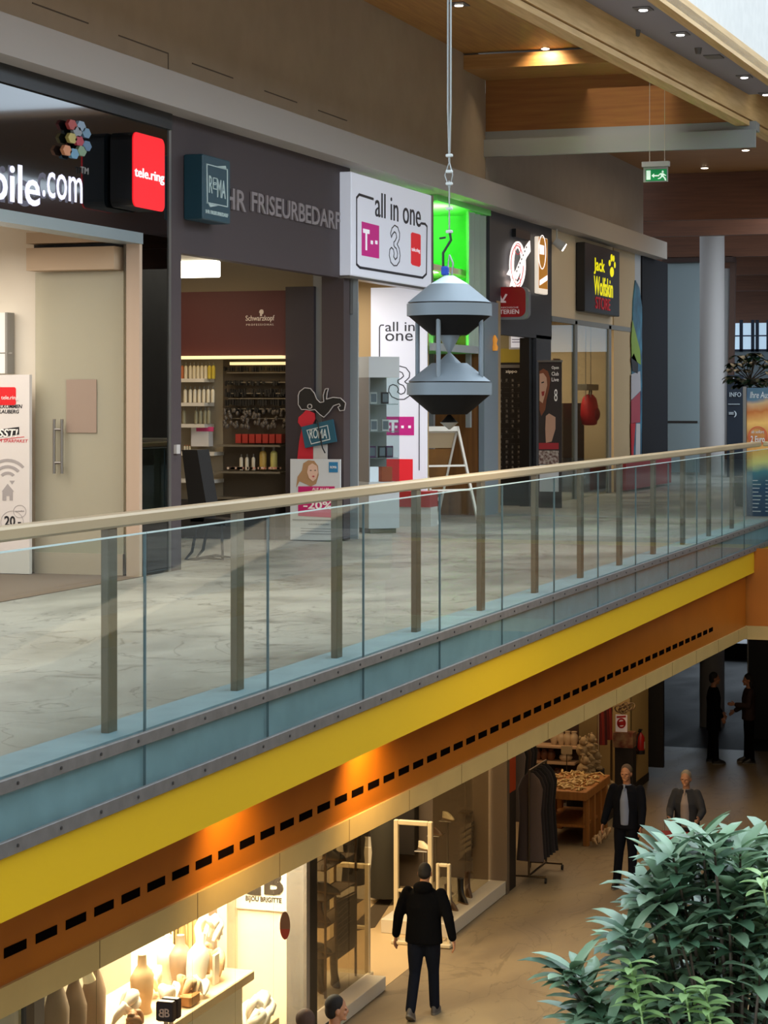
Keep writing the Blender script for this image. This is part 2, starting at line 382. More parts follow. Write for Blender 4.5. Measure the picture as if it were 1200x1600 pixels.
# timber ceilings and beams
struct(MB().box(XW-.3, -4.9, 8, 28.72, 6.3, 6.45), 'ceiling', m_wood)
struct(MB().box(XW, -4.9, 28.66, YC, 6.08, 6.27), 'trim_13', woodmat('spruce_cross_beam', '#9a6c38', '#b88a50', 0))
struct(MB().box(XW, -4.9, YC-.0, YC+.2, 5.1, 6.3), 'wall_cross', m_woodx)
b0, b1 = Vector((-5.38, 19.7, 0)), Vector((-4.75, 29.7, 0)); bd = (b1-b0)/10
def gl(y): return b0+bd*(y-19.7)
def strip(mb, y0, y1, off0, off1, z0, z1):
    p, r = gl(y0), gl(y1); sx = Vector((off0, 0, z0)); ex = Vector((off1, 0, z0))
    return mb.prism([p+sx, r+sx, r+ex, p+ex], (0, 0, z1-z0))
struct(strip(strip(MB(), 9, 46, -.22, 0, 5.38, 5.82), 9, 46, -.2, -.02, 5.3, 5.365), 'trim_14', m_glulam)
t0, t1 = Vector((-4.44, 22.3, 0)), Vector((-4.24, 27.9, 0)); td = (t1-t0)/5.6
def tl(y): return t0+td*(y-22.3)
z5 = 5.70
q = [gl(10), gl(29.6), tl(29.6), tl(10)]
struct(MB().prism([p+Vector((0, 0, z5)) for p in q], (0, 0, .1)), 'ceiling_strip', m_lav)
q = [tl(10), tl(40), tl(40)+Vector((-.12, 0, 0)), tl(10)+Vector((-.12, 0, 0))]
struct(MB().prism([p+Vector((0, 0, z5-.05)) for p in q], (0, 0, .22)), 'trim_15', m_glulam)
struct(MB().prism([p+Vector((-.02, 0, z5+.17)) for p in q], (0, 0, 3.6)), 'wall_upstand', m_white)
struct(MB().box(XW, 3, YC+.2, 46, 5.88, 6.0), 'ceiling_bridge', woodmat('bridge_board', '#94683c', '#a57748', 0))
struct(MB().box(-9.5, 6, 41.2, 41.4, 5.0, 5.9), 'wall_cross_far', m_brown)
struct(MB().box(-13.5, 6, 41.4, 64, 5.5, 5.6), 'ceiling_far', m_brown)
for i, yb in enumerate((44.5, 48.5, 52.5, 56.5)):
    struct(MB().box(-10, 6, yb, yb+.25, 4.95-.18*i, 5.5), 'trim_%d' % (20+i), m_brown)
struct(MB().box(-13.5, 6, 60.3, 60.6, 0, 5.5), 'wall_end', m_brown)
# roof rafters over the void (mirrored in the dark glossy fascia)
rf = MB()
for i in range(12): rf.box(-2, 13, 2+2.6*i, 2.3+2.6*i, 9.9, 10.4)
struct(rf, 'ceiling_rafters', mat('rafter_grey', '#39464e', .7))
struct(MB().box(8, 8.2, -6, 66, G0, 6.5), 'wall_right', m_beige)
struct(MB().box(XW-.3, 8, 66, 66.2, G0, 9.9), 'wall_far_end', m_brown); struct(MB().box(-13.5, 8, -6.2, -6, G0, 9.9), 'wall_behind', m_greyp)
struct(MB().box(-13.5, -4.9, 4, 66, 6.5, 6.6), 'ceiling_roof', m_greyp)
struct(MB().box(-.3, 8, -3, 26, -1.3, -.61), 'ceiling_near', m_cream)
# steel box beam across the walkway
sm = MB().box(XW+.0, -4.68, YC-.1, YC-.02, 5.0, 5.24).box(XW, -4.68, YC-.02, YC+.3, 5.24, 5.36)
tag(sm.build('steel_beam', mat('beam_grey_paint', '#8a8d8c', .5)), 'grey steel box beam spanning the walkway under the timber wall', 'beam')

# ---- balustrade
m_rail = mat('handrail_beige', '#b59f7e', .4, metal=.25, noise=.08, nscale=5, stretch=(1, .2, 1))
m_glass = glass('rail_glass', '#eef4f2', .55)
m_gedge = mat('glass_edge', '#b9ccc8', .3); m_gjoint = mat('glass_joint', '#55676a', .4)
bal = thing('balustrade', 'long glass balustrade with beige handrail and steel posts along the upper walkway', 'railing', (XR, 18, 0))
MB().bbox(-4.70, -4.60, 5, YC-.05, .985, 1.05, .012).build('handrail', m_rail, bal)
pys = [9.68-3*1.6245+1.6245*i for i in range(15)]
for y in pys:
    MB().bbox(XR-.03, XR+.012, y-.05, y+.05, .0, .985, .004).build('post', mat('post_bronze', '#7a6e5e', .42, metal=.45), bal)
seams = [a+.115 for a in pys]; seams = seams+[YC-.02]
for a, b in zip(seams, seams[1:]):
    pn = MB().box(XG-.006, XG+.006, a+.006, b-.006, -.27, .955).build('glass_panel', m_glass, bal)
    MB().box(XG-.007, XG+.007, a+.004, b-.004, .955, .962).build('polished_edge', m_gedge, pn)
    MB().box(XG-.007, XG+.007, b-.012, b-.006, -.27, .955).build('joint_edge', m_gjoint, pn)
for nm, za, zb2 in (('upper', -.06, 0), ('lower', -.33, -.262)):
    cs = MB().bbox(XG+.006, XG+.03, 5, YC-.04, za, zb2, .003).build('clamp_strip', m_dsteel, bal)
    rv = MB(); y = 6
    while y < YC: rv.cyl((XG+.03, y, (za+zb2)/2), (XG+.036, y, (za+zb2)/2), .008, n=8); y += .405
    rv.build('screw_heads', mat('screw_dark', '#4c4845', .5, metal=.8), cs)
bal2 = thing('balustrade', 'short glass balustrade turning right at the end of the void', 'railing', (-2, YC-.03, 0))
MB().bbox(-4.6, 6, YC+.05, YC+.15, .985, 1.05, .012).build('handrail', m_rail, bal2)
for x in (-3.4, -1.8, -.2): MB().bbox(x-.05, x+.05, YC+.08, YC+.12, 0, .985, .004).build('post', MATS['post_bronze'], bal2)
for a in (-4.48, -2.9, -1.3, .3): MB().box(a, a+1.57, YC-.02, YC-.008, -.27, .955).build('glass_panel', m_glass, bal2)
for za, zb2 in ((-.06, 0), (-.33, -.262)): MB().bbox(-4.48, 6, YC-.075, YC-.03, za, zb2, .003).build('clamp_strip', m_dsteel, bal2)
# ================================================================== UPPER SHOPFRONTS
def fasc(name, px0, px1, z0, z1, m, th=.06, c=XW):
    a, b = PX(px0, 0, c).y, PX(px1, 0, c).y; return struct(MB().box(c-.12, c+th-.06, a, b, z0, z1), name, m)
ya, yb_, yc_, yd_, ye_, yf_ = 18.45, 24.1, 27.3, 29.95, 33.4, 40.3
m_gloss = mat('black_glass_fascia', '#0b0f12', .06, coat=.6, spec=.8)
m_dglass = glass('dark_glass_strip', '#3b4650', 1.6)
m_frost = glass('satin_glass', '#ebe8dc', .4, .2, milky=.5, milk='#cdc8b4')
# back wall, ceilings, partitions of the shops
struct(MB().box(-13.5, -13.3, 4, 66, 0, 4.3), 'wall_back', m_cream)
struct(MB().box(-13.4, XW-.14, 4, 41, 3.32, 3.4), 'ceiling_shops', m_cream)
struct(MB().box(-13.3, XW-.1, ya, ya+.12, 0, 3.32), 'wall_phone_shop', mat('white_wall_warm', '#e6dccb', .7))
struct(MB().box(-13.3, XW-.2, yb_, yb_+.1, 0, 3.32), 'wall_hair_shop', mat('shop_beige', '#a79b86', .7))
struct(MB().box(-13.3, XW-.1, yc_, yc_+.1, 0, 3.32), 'wall_all_in_one', mat('shop_tan', '#b09468', .7))
struct(MB().box(-13.3, XW-.06, yd_-.12, yd_, 0, 4.28), 'wall_kiosk_side', m_taupe)
struct(MB().box(-13.3, XW-.1, ye_, ye_+.1, 0, 3.32), 'wall_kiosk', mat('olive_wall', '#8e8668', .7))
struct(MB().box(-13.3, XW-.1, yf_+.1, yf_+.2, 0, 3.32), 'wall_outdoor_shop', m_cream)
struct(MB().box(-12, XW+.02, 8, ya+.06, .001, .006), 'floor_phone_shop', mat('brown_carpet', '#6e5a4a', .9, noise=.1, nscale=40))
# --- shop 1: phone shop
g = fasc('wall_fascia_phone', -40, 264, 3.12, 4.28, m_gloss)
struct(MB().box(XW, XW+.03, 10, ya+.5, 4.13, 4.28), 'trim_30', m_black)
struct(MB().box(XW-.2, XW+.03, 10, PX(219, 0, XW).y, 3.02, 3.12), 'trim_31', mat('satin_silver', '#93a0a4', .4, metal=.5))
jb = PX(195, 0, XW).y; jc = PX(219, 0, XW).y
struct(MB().box(XW-.11, XW+.02, jc-.06, jc, 0, 3.02), 'trim_32', mat('beige_jamb', '#b8a08a', .5))
struct(MB().box(XW-.02, XW, jc, PX(262, 0, XW).y, 0, 3.12), 'window_1', m_dglass)
struct(MB().box(XW-.5, XW-.45, ya+.02, PX(262, 0, XW).y, 0, 3.1), 'wall_behind_strip', mat('night_blue', '#141c28', .5))
struct(MB().box(XW-.2, XW+.01, PX(262.5, 0, XW).y, PX(266, 0, XW).y, 0, 4.28), 'trim_33', m_steel)
sg = thing('fascia_lettering', 'white lit lettering mobile.com on black glass fascia of phone shop', 'sign', (XW+.05, 16.5, 3.4))
m_lit = mat('lit_white', '#e4e4ff', emit=.95); m_litside = mat('letter_side', '#1b1b22', .5)
L = MB(); textX(L, 'mobile', -95, 62, 231, 296, XW+.04, .006, bold=.012); L.build('letters', m_lit, sg)
L = MB(); textX(L, '.com', 66, 128, 266, 307, XW+.04, .006); L.build('letters', m_lit, sg)
L = MB(); textX(L, 'TM', 125, 137, 260, 270, XW+.02, .01); L.build('trademark', mat('grey_letters', '#8a8a88', .5), sg)
hx = thing('logo_cluster', 'cluster of coloured hexagonal tiles on the black fascia above the lettering', 'logo', (XW+.05, 17, 3.9))
for x, y, c in ((112, 195, '#a8403c'), (126, 197, '#8a9fb4'), (112, 216, '#b8a860'), (123, 220, '#b03848'), (134, 208, '#6a8ea8'), (104, 235, '#d08a60'), (115, 240, '#6a9ab8'), (127, 236, '#7f9a7c'), (135, 228, '#5a7c9c'), (120, 206, '#8a8f98')):
    p = PX(x, y, XW+.05); pts = [(XW+.03, p.y+.085*math.cos(math.pi/3*i), p.z+.047*math.sin(math.pi/3*i)) for i in range(6)]
    MB().prism(pts, (.03, 0, 0)).build('hexagon_tile', mat('tile'+c, c, .4), hx)
def rounded(y0, y1, z0, z1, r, n=5):
    pts = []
    for cy, cz, a in ((y1-r, z1-r, 0), (y0+r, z1-r, 90), (y0+r, z0+r, 180), (y1-r, z0+r, 270)):
        for i in range(n+1): t = math.radians(a+90*i/n); pts.append((cy+r*math.cos(t), cz+r*math.sin(t)))
    return pts
c2 = XW+.25
a, b = PX(208, 205, c2), PX(257, 218, c2)
z1 = PX(208, 205, c2).z; z0 = PX(208, 322, c2).z
sg = thing('sign_box', 'projecting square red lit sign box with tele.ring lettering and black sides', 'sign', (XW+.2, (a.y+b.y)/2, z0))
rp = rounded(a.y, b.y, z0, z1, .07)
MB().prism([(XW+.03, y, z) for y, z in rp], (c2-XW-.04, 0, 0)).build('housing', m_black, sg)
MB().prism([(c2-.01, y, z) for y, z in rp], (.012, 0, 0)).build('front_panel', mat('lit_red', '#f01420', emit=.75), sg)
L = MB(); textX(L, 'tele.ring', 210, 256, 260, 280, c2+.002, .006, bold=.01); L.build('letters', mat('sign_white', '#ffffff', emit=.7), sg)
# inside the phone shop: header box with a slit, satin glass leaf, handles, poster
y9 = ya-.02
m_head = mat('warm_header', '#b79f84', .6)
hd = thing('glass_door', 'open satin glass door leaf with tall bar handles beside the beige jamb', 'door', (-9, ya-.1, 0))
q = PY(56, 892, ya-.1); x1 = PY(194, 892, ya-.1).x
MB().box(q.x, x1, ya-.11, ya-.095, .07, PY(100, 425, ya-.1).z).build('glass_leaf', m_frost, hd)
MB().box(q.x, x1, ya-.13, ya-.08, 0, .2).build('bottom_rail', mat('rail_beige', '#b5a590', .4), hd)
for px in (87, 99):
    p = PY(px, 655, ya-.15); r = PY(px, 740, ya-.15)
    h = MB().cyl((p.x, ya-.18, r.z), (p.x, ya-.18, p.z), .014, n=10); h.build('handle', m_steel, hd)
hs = MB()
for py in (671, 723): p = PY(87, py, ya-.15); r = PY(99, py, ya-.15); hs.cyl((p.x, ya-.18, p.z), (r.x, ya-.18, r.z), .012, n=8).cyl((p.x, ya-.18, p.z), (p.x, ya-.11, p.z), .01, n=8)
hs.build('handle_mount', m_steel, hd)
pp = MB(); rY(pp, 104, 151, 593, 676, ya-.115, .006); pp.build('sticker', mat('door_sticker', '#9b8676', .6), hd, label='brown square sticker on the glass')
h2 = MB(); rY(h2, 57, 193, 390, 425, ya-.1, .2); rY(h2, 57, 193, 366, 383, ya-.1, .2)
struct(h2, 'trim_34', m_head)
h3 = MB(); rY(h3, 57, 193, 383, 391, ya-.05, .05); struct(h3, 'trim_35', m_black)
pb = thing('advert_board', 'white standing advert board with red square logo, wifi arcs and 20.- price', 'poster', (-10, 18.1, 0))
yy = 18.2
B = MB(); rY(B, -70, 50, 586, 893, yy, .05); B.build('board', mat('board_white', '#d9d2cc', .5), pb)
B = MB(); p = PY(1, 605, yy); r = PY(29, 633, yy); B.prism([(x, yy-.05, z) for x, z in rounded(p.x, r.x, r.z, p.z, .02)], (0, -.004, 0)); B.build('logo', mat('logo_red', '#d8141c', .5), pb)
B = MB(); textY(B, 'tele.ring', 2, 28, 618, 626, yy-.054, .003); B.build('logo_text', mat('print_white', '#f2ece6', .6), pb)
kk = mat('print_black', '#16151a', .6); kr = mat('print_red', '#c8303a', .6); kg = mat('print_grey', '#a39c9a', .6)
B = MB(); textY(B, 'WILLKOMMEN', -12, 35, 632, 638, yy-.05, .003, bold=.02, shear=.2); textY(B, 'IM SCHLAUBERG', -24, 30, 640, 646, yy-.05, .003, bold=.02, shear=.2)
textY(B, '20.-', 7, 33, 806, 822, yy-.05, .003, bold=.025); B.build('lettering', kk, pb)
B = MB(); polyY(B, [(-40, 676), (30, 667), (30, 679), (-40, 689)], yy-.05, .003); B.build('black_bar', kk, pb)
B = MB(); textY(B, 'PASST!', -22, 28, 670, 683, yy-.053, .003, bold=.02, shear=.2); B.build('bar_text', MATS['print_white'], pb)
B = MB(); polyY(B, [(-40, 691), (38, 682), (38, 683), (-40, 692)], yy-.05, .003); textY(B, 'DAS NETZ IM SPARPAKET', -40, 44, 686, 691, yy-.05, .003, shear=.2); B.build('red_lines', kr, pb)
B = MB()
for r in (32, 22, 12):
    w = 4.5; arc = [(12+(r+w/2)*math.sin(t), 751-(r+w/2)*math.cos(t)) for t in [math.radians(-50+10*i) for i in range(11)]]
    arc += [(12+(r-w/2)*math.sin(t), 751-(r-w/2)*math.cos(t)) for t in [math.radians(50-10*i) for i in range(11)]]
    polyY(B, arc, yy-.05, .003)
polyY(B, [(15, 751), (23, 751), (19, 757)], yy-.05, .003)
polyY(B, [(3, 768), (12, 756), (22, 768), (20, 768), (20, 782), (15, 782), (15, 775), (10, 775), (10, 782), (4, 782), (4, 768)], yy-.05, .003)
B.build('wifi_house_mark', kg, pb)
B = MB()
def ring(mb, cx, cy, r, w, c, n=28, onx=False):
    for i in range(n):
        t0_, t1_ = 2*math.pi*i/n, 2*math.pi*(i+1)/n
        q = [(cx+(r-w)*math.cos(t0_), cy+(r-w)*math.sin(t0_)), (cx+r*math.cos(t0_), cy+r*math.sin(t0_)), (cx+r*math.cos(t1_), cy+r*math.sin(t1_)), (cx+(r-w)*math.cos(t1_), cy+(r-w)*math.sin(t1_))]
        (polyX if onx else polyY)(mb, q, c, .003)
ring(B, 31, 799, 10, .6, yy-.05); ring(B, 19, 816, 18, .6, yy-.05); textY(B, 'monatlich', 24, 38, 797, 799.5, yy-.05, .003); B.build('circles', kg, pb)
wp = MB(); rY(wp, -40, 19, 490, 584, ya-.03, .12); pf = tag(wp.build('wall_display', mat('lit_panel', '#e9e6dc', .5, emit=.25)), 'pale lit wall display panel above the white advert board', 'display')
B = MB(); rY(B, 19, 22.5, 489, 584, ya-.03, .14); rY(B, -40, 19, 551, 553, ya-.15, .003); B.build('frame', mat('grey_frame', '#8c8880', .5), pf)
def downlight(p, label, r=.07, m=None, plate=None, aimz=-1):
    o = thing('downlight', label, 'ceiling light', p)
    if plate: MB().box(p[0]-plate, p[0]+plate, p[1]-plate*1.3, p[1]+plate*1.3, p[2]-.012, p[2]).build('plate', mat('plate_grey', '#5d5a5c', .5), o)
    MB().cyl((p[0], p[1], p[2]-.02), (p[0], p[1], p[2]-.012), r*1.25, n=20).build('rim', m_steel, o)
    MB().cyl((p[0], p[1], p[2]-.026), (p[0], p[1], p[2]-.02), r, n=20).build('lens', m or m_lamp, o); return o
downlight((-9.3, 15.1, 3.32), 'small round downlight in phone shop ceiling, near left frame edge')
downlight((-9.2, 16.8, 3.32), 'small round downlight in phone shop ceiling, above the door leaf')

# --- shop 2: hairdressing supplies
fasc('wall_fascia_hair', 266, 547, 3.0, 4.28, m_plum)
fasc('trim_40', 266, 283, 0, 3.0, m_plum)
struct(MB().box(XW-.2, XW, 23.9, PX(547, 0, XW).y, 0, 3.0), 'trim_41', m_plum)
struct(MB().box(XW, XW+.02, PX(545, 0, XW).y, PX(549.5, 0, XW).y, 2.6, 4.2), 'trim_42', m_steel)
sw = MB(); rX(sw, 271.5, 277, 695, 709, XW, .03); tag(sw.build('key_switch', mat('switch_white', '#b9b4b0', .5)), 'small pale key switch on the plum pillar of the hair shop', 'switch')
c2 = XW+.2; a = PX(317, 240, c2); b = PX(360, 250, c2); z0 = PX(317, 342, c2).z
sg = thing('sign_box', 'projecting teal sign box with white ROMA logo on the plum fascia', 'sign', (XW+.15, (a.y+b.y)/2, z0))
MB().bbox(XW+.0, c2, a.y, b.y, z0, a.z, .01).build('housing', mat('teal_box', '#1c4250', .45, emit=.02), sg)
m_pale = mat('pale_print', '#a9bcbc', .6, emit=.1)
L = MB()
for q in ([(322, 257), (355, 266), (355, 264.6), (322, 255.4)], [(322, 256), (323.2, 256), (324, 318), (322.8, 318)], [(354, 264), (355.2, 264), (355.6, 323), (354.4, 323)], [(322.5, 317), (355.5, 324), (355.5, 322.5), (322.5, 315.6)], [(338, 260), (352, 259), (353, 265)], [(325, 318), (340, 321.5), (328, 323.5)]):
    polyX(L, q, c2, .006)
textX(L, 'R', 326, 331.5, 274, 301, c2, .006); textX(L, 'MA', 339, 352, 280, 308, c2, .006, bold=.01)
for q in ([(332, 277), (339, 278.5), (339, 279.8), (332, 278.3)], [(332, 294), (339, 295.5), (339, 296.8), (332, 295.3)], [(332, 277), (333, 277), (333, 295), (332, 295)], [(338.2, 278.5), (339.2, 278.5), (339.2, 296), (338.2, 296)]): polyX(L, q, c2, .006)
ring(L, 335.6, 287, 2.4, 1.2, c2, 12, True)
textX(L, 'IHR FRISEURBEDARF', 321, 356, 327, 333, c2, .006, bold=.02); L.build('logo', m_pale, sg)
fl_ = thing('fascia_lettering', 'grey raised capitals IHR FRISEURBEDARF on the plum fascia', 'sign', (XW+.03, 21.5, 3.5))
L = MB(); textX(L, 'IHR', 342, 382, 290, 323, XW+.004, .02, bold=.014); L.build('word', mat('grey_letters2', '#8d8486', .5), fl_)
L = MB(); textX(L, 'FRISEURBEDARF', 391, 529, 299, 330, XW+.004, .02, bold=.014); L.build('word', mat('grey_letters2', '#8d8486', .5), fl_)
# end wall with shelving
y5 = yb_
mm = mat('maroon_panel', '#4a1a1a', .6)
b_ = MB(); rY(b_, 240, 470, 458, 557, y5-.3, .1); o = tag(b_.build('brand_panel', mm), 'maroon header panel with small white Schwarzkopf lettering over the shelves', 'sign panel')
L = MB(); textY(L, 'Schwarzkopf', 384, 429, 493, 504, y5-.4, .005, bold=.01); textY(L, 'PROFESSIONAL', 385, 428, 506, 509, y5-.4, .005, space=1.4)
ph = [(406, 485), (408, 483.5), (411, 484), (412, 487), (411.5, 490), (409.5, 491), (409.5, 494), (406.5, 494), (406.5, 490), (405, 488)]
polyY(L, ph, y5-.4, .005); L.build('lettering', mat('print_cream', '#d9c9bd', .6), o)
b_ = MB(); rY(b_, 283, 451, 557, 561.5, y5-.28, .22); tag(b_.build('strip_light', mat('strip_glow', '#ffe2a8', emit=1.1)), 'long cream light strip under the maroon header panel', 'light')
b_ = MB(); rY(b_, 363, 451, 566, 570.5, y5-.12, .08); tag(b_.build('strip_light', MATS['strip_glow']), 'shorter cream light strip over the black combs', 'light')
c3 = PX(283, 410, -9.0)
fl = thing('fluorescent_lamp', 'rectangular white fluorescent lamp on the cream shop ceiling', 'ceiling light', (-9.6, 20.6, 3.1))
p0, p1 = PY(270, 409, 21.0), PY(342, 433, 21.0)
MB().bbox(p0.x, p1.x, 20.9, 21.05, p1.z-.0, p0.z, .01).build('diffuser', mat('tube_glow', '#fff6dc', emit=4), fl)
MB().box(p0.x, p1.x, 20.92, 21.03, p0.z, 3.32).build('housing', m_white, fl)
# shelf unit left of centre (white), with bottles
sh = thing('wall_shelves', 'white wall shelves of hair products left of the comb wall', 'shelf unit', (-10.3, y5-.2, .3))
m_shelf = mat('shelf_white', '#cfc8bb', .5)
sy = []
for py in (590, 627, 661, 696, 745+0, 902-40+0):
    pass
for t_ in (592, 629, 662, 705, 747):
    b_ = MB(); rY(b_, 270, 335 if t_ < 700 else 350, t_, t_+5.5, y5-.05, .3); b_.build('shelf', m_shelf, sh); sy.append(PY(300, t_, y5-.3).z)
b_ = MB(); rY(b_, 262, 350, 560, 830, y5-.0, .03); b_.build('back_panel', mat('panel_beige', '#9c917c', .6), sh)
def bottle_mesh(nm, r, h, m, capm, root):
    MB().lathe([(r*.9, 0), (r, .01), (r, h*.68), (r*.85, h*.76), (r*.4, h*.82)], 0, 0, 12).build(nm, m, root)
    MB().lathe([(r*.42, h*.82), (r*.42, h)], 0, 0, 10).build('cap', capm, root)
m_bw = mat('bottle_cream', '#d8cfb8', .35); m_bo = mat('bottle_orange', '#b8683c', .4); m_by = mat('bottle_yellow', '#c8b440', .4); m_cap = mat('cap_grey', '#6a665e', .4); m_bg = mat('bottle_olive', '#8f8a70', .4)
def proto_bottle(m, r, h, label, grp, capm=m_cap):
    o = thing('bottle', label, 'bottle', (0, 0, 0), grp); WP[o.name] = Vector((0, 0, 0)); bottle_mesh('body', r, h, m, capm, o); return o
used = {}
def bottle(kind, m, r, h, loc, label, grp, capm=m_cap):
    if kind not in used:
        o = proto_bottle(m, r, h, label, grp, capm); o.location = loc; used[kind] = o; return o
    return dup(used[kind], loc, label, group=grp)
rows = [(0, 590, [284, 290, 297, 303, 309, 315, 321, 327, 333], 'top'), (1, 627, [289, 297, 304, 311, 318, 325, 332], 'second'), (2, 661, [287, 306, 313, 320, 326], 'third')]
for k, py, xs, w_ in rows:
    for j, px in enumerate(xs):
        p = PY(px, py, y5-.25); kind, m = ('cream', m_bw)
        if k == 0 and j in (0,): kind, m = 'orange', m_bo
        if k == 0 and j in (7, 8): kind, m = 'yellow', m_by
        if k == 2: kind, m = 'olive', m_bg
        bottle(kind, m, .022, .19, (p.x, y5-.24, sy[k]+.001), '%s bottle of hair product on the %s white shelf' % ({'cream': 'cream', 'orange': 'orange-labelled', 'yellow': 'yellow', 'olive': 'greyish'}[kind], w_), '%s bottles on the %s shelf' % (kind, w_))
for j, px in enumerate((286, 290, 294)):
    p = PY(px, 697, y5-.25); bottle('small', m_bw, .012, .07, (p.x, y5-.2, sy[3]+.001), 'tiny cream bottle with orange base on the fourth white shelf', 'tiny bottles on the fourth shelf', m_bo)
bx = MB(); rY(bx, 306, 333, 668, 697, y5-.1, .14); o = tag(bx.build('product_box', mat('box_white', '#cfcac6', .5)), 'white carton with pink top on the fourth white shelf', 'box')
b_ = MB(); rY(b_, 307, 334, 667, 674, y5-.235, .008); b_.build('pink_band', mat('pink_print', '#c03a70', .5), o)
# comb and brush wall
cw = thing('comb_rack', 'rack wall with rows of black combs and brushes on rails', 'rack', (-9.7, y5-.05, .4))
b_ = MB(); rY(b_, 350, 453, 560, 835, y5-.0, .02); b_.build('back_panel', mat('rack_back', '#5c5040', .7), cw)
for i, py in enumerate((577, 592, 609, 617, 633, 648)):
    b_ = MB(); rY(b_, 360+3*(i % 2), 452, py+5, py+6.5, y5-.02, .12); b_.build('rail', mat('rail_chrome', '#a29a8a', .3, metal=.7), cw)
random.seed(3); b_ = MB()
for py, h in ((573, 5), (595, 5), (608, 6), (613, 5), (625, 7), (637, 6)):
    px = 352 if py > 590 else 350
    while px < 451:
        w = random.uniform(2, 4)
        if random.random() < .82: rY(b_, px, px+w, py+random.uniform(-1, 1), py+h+random.uniform(0, 3), y5-.1-random.uniform(0, .06), .02)
        px += w+.8
b_.build('combs', mat('comb_black', '#15120f', .5), cw, kind='stuff', label='rows of small black combs on rails')
b_ = MB(); random.seed(5)
for i in range(80):
    px = random.uniform(350, 450); py = random.uniform(640, 668); p = PY(px, py, y5-.2)
    b_.ell(p, (.022, .02, .03), 8, 5)
b_.build('round_brushes', mat('brush_dark', '#251d18', .5, noise=.4, nscale=60, col2='#6b6258'), cw, kind='stuff', label='hanging round hair brushes')
def plainbox(name, lab, cat, px0, px1, t, b, c, th, m, grp=None):
    q = MB(); rY(q, px0, px1, t, b, c, th); return tag(q.build(name, m), lab, cat, grp)
s2 = thing('wall_shelves', 'dark shelves with oil bottles below the combs', 'shelf unit', (-9.5, y5-.2, .2))
for t_ in (694, 735, 775):
    q = MB(); rY(q, 350, 452, t_, t_+3, y5-.03, .3); q.build('shelf', mat('shelf_dark', '#6b6252', .5), s2)
m_redb = mat('red_pack', '#a02c20', .5)
for i in range(7):
    q = MB(); rY(q, 374+10.5*i, 382.5+10.5*i, 678, 692, y5-.1, .12); q.v = [v for v in q.v]
    o = tag(q.build('product_pack', m_redb), 'red product packet in the row below the hanging brushes', 'packet', 'red packets under the brushes')
for px, nm, m, hh in ((377, 'cream', m_bw, .2), (386, 'cream', m_bw, .2), (396, 'cream', m_bw, .2)):
    p = PY(px, 735, y5-.2); bottle('cream', m_bw, .03, .2, (p.x, y5-.2, p.z), 'pale bottle on the dark shelf under the red packets', 'pale bottles on the dark shelf')
m_oil = mat('amber_oil', '#b89a50', .3); m_oil2 = mat('yellow_oil', '#c8c070', .3)
p = PY(411, 733, y5-.2); bottle('oil', m_oil, .043, .27, (p.x, y5-.2, PY(411, 734, y5-.2).z), 'large amber bottle on the dark shelf, left of the pale yellow one', 'amber')
used['oil'].pop('group', None) if hasattr(used['oil'], 'pop') else None
bottle('oil2', m_oil2, .043, .27, (PY(428, 733, y5-.2).x, y5-.2, PY(428, 734, y5-.2).z), 'large pale yellow bottle at the right of the dark shelf', 'yellow')
for nm in ('oil', 'oil2'):
    if 'group' in used[nm]: del used[nm]['group']
q = MB(); random.seed(8)
for i in range(26):
    p = PY(random.uniform(358, 438), 733, y5-.25); q.box(p.x-.02, p.x+.02, y5-.3, y5-.26, p.z-.0, p.z+.025)
q.build('small_wares', mat('small_wares', '#b0532c', .5, noise=.5, nscale=30, col2='#d8cdb8'), s2, kind='stuff', label='jumble of small orange and white wares')
q = MB(); rY(q, 283, 452, 780, 836, y5-.05, .45); o = tag(q.build('base_cabinet', mat('cabinet_dark', '#231e1b', .6)), 'dark low cabinet at the foot of the comb wall', 'cabinet')
# door panel, steel post, end pillar
q = MB(); rY(q, 452, 496, 449, 838, y5-.3, .12); struct(q, 'door_1', mat('plum_dark', '#2e262c', .6))
q = MB(); rY(q, 494, 515, 430, 838, y5-.25, .1); struct(q, 'trim_43', mat('light_grey_post', '#8f9090', .5))
q = MB(); rY(q, 512, 546, 430, 842, y5-.2, .2); struct(q, 'trim_44', m_plum)
q = MB(); rY(q, 545.5, 560, 432, 842, y5+.0, .02); struct(q, 'trim_45', mat('frame_grey', '#9aa0a2', .4))
# black shop chair seen from the side
ch = thing('salon_chair', 'black high-backed chair with sled legs just inside the hair shop', 'chair', (PZ(318, 876, 0).x, PZ(318, 876, 0).y, 0))
cy = PZ(318, 876, 0).y
m_cb = mat('chair_black', '#0e0d0e', .5)
def cpt(px, py): return PY(px, py, cy)
MB().prism([cpt(284, 703), cpt(308, 703), cpt(322, 786), cpt(318, 815), cpt(298, 815)], (0, .3, 0)).build('backrest', m_cb, ch)
MB().prism([cpt(296, 808), cpt(352, 812), cpt(352, 822), cpt(298, 822)], (0, .3, 0)).build('seat', m_cb, ch)
for k in (0, .28):
    lp = [cpt(308, 820)+Vector((0, k, 0)), cpt(300, 862)+Vector((0, k, 0)), cpt(290, 874)+Vector((0, k, 0)), cpt(302, 874)+Vector((0, k, 0)), cpt(320, 871)+Vector((0, k, 0)), cpt(348, 874)+Vector((0, k, 0)), cpt(346, 820)+Vector((0, k, 0))]
    MB().tube(lp, .016, 8).build('leg', m_cb, ch)
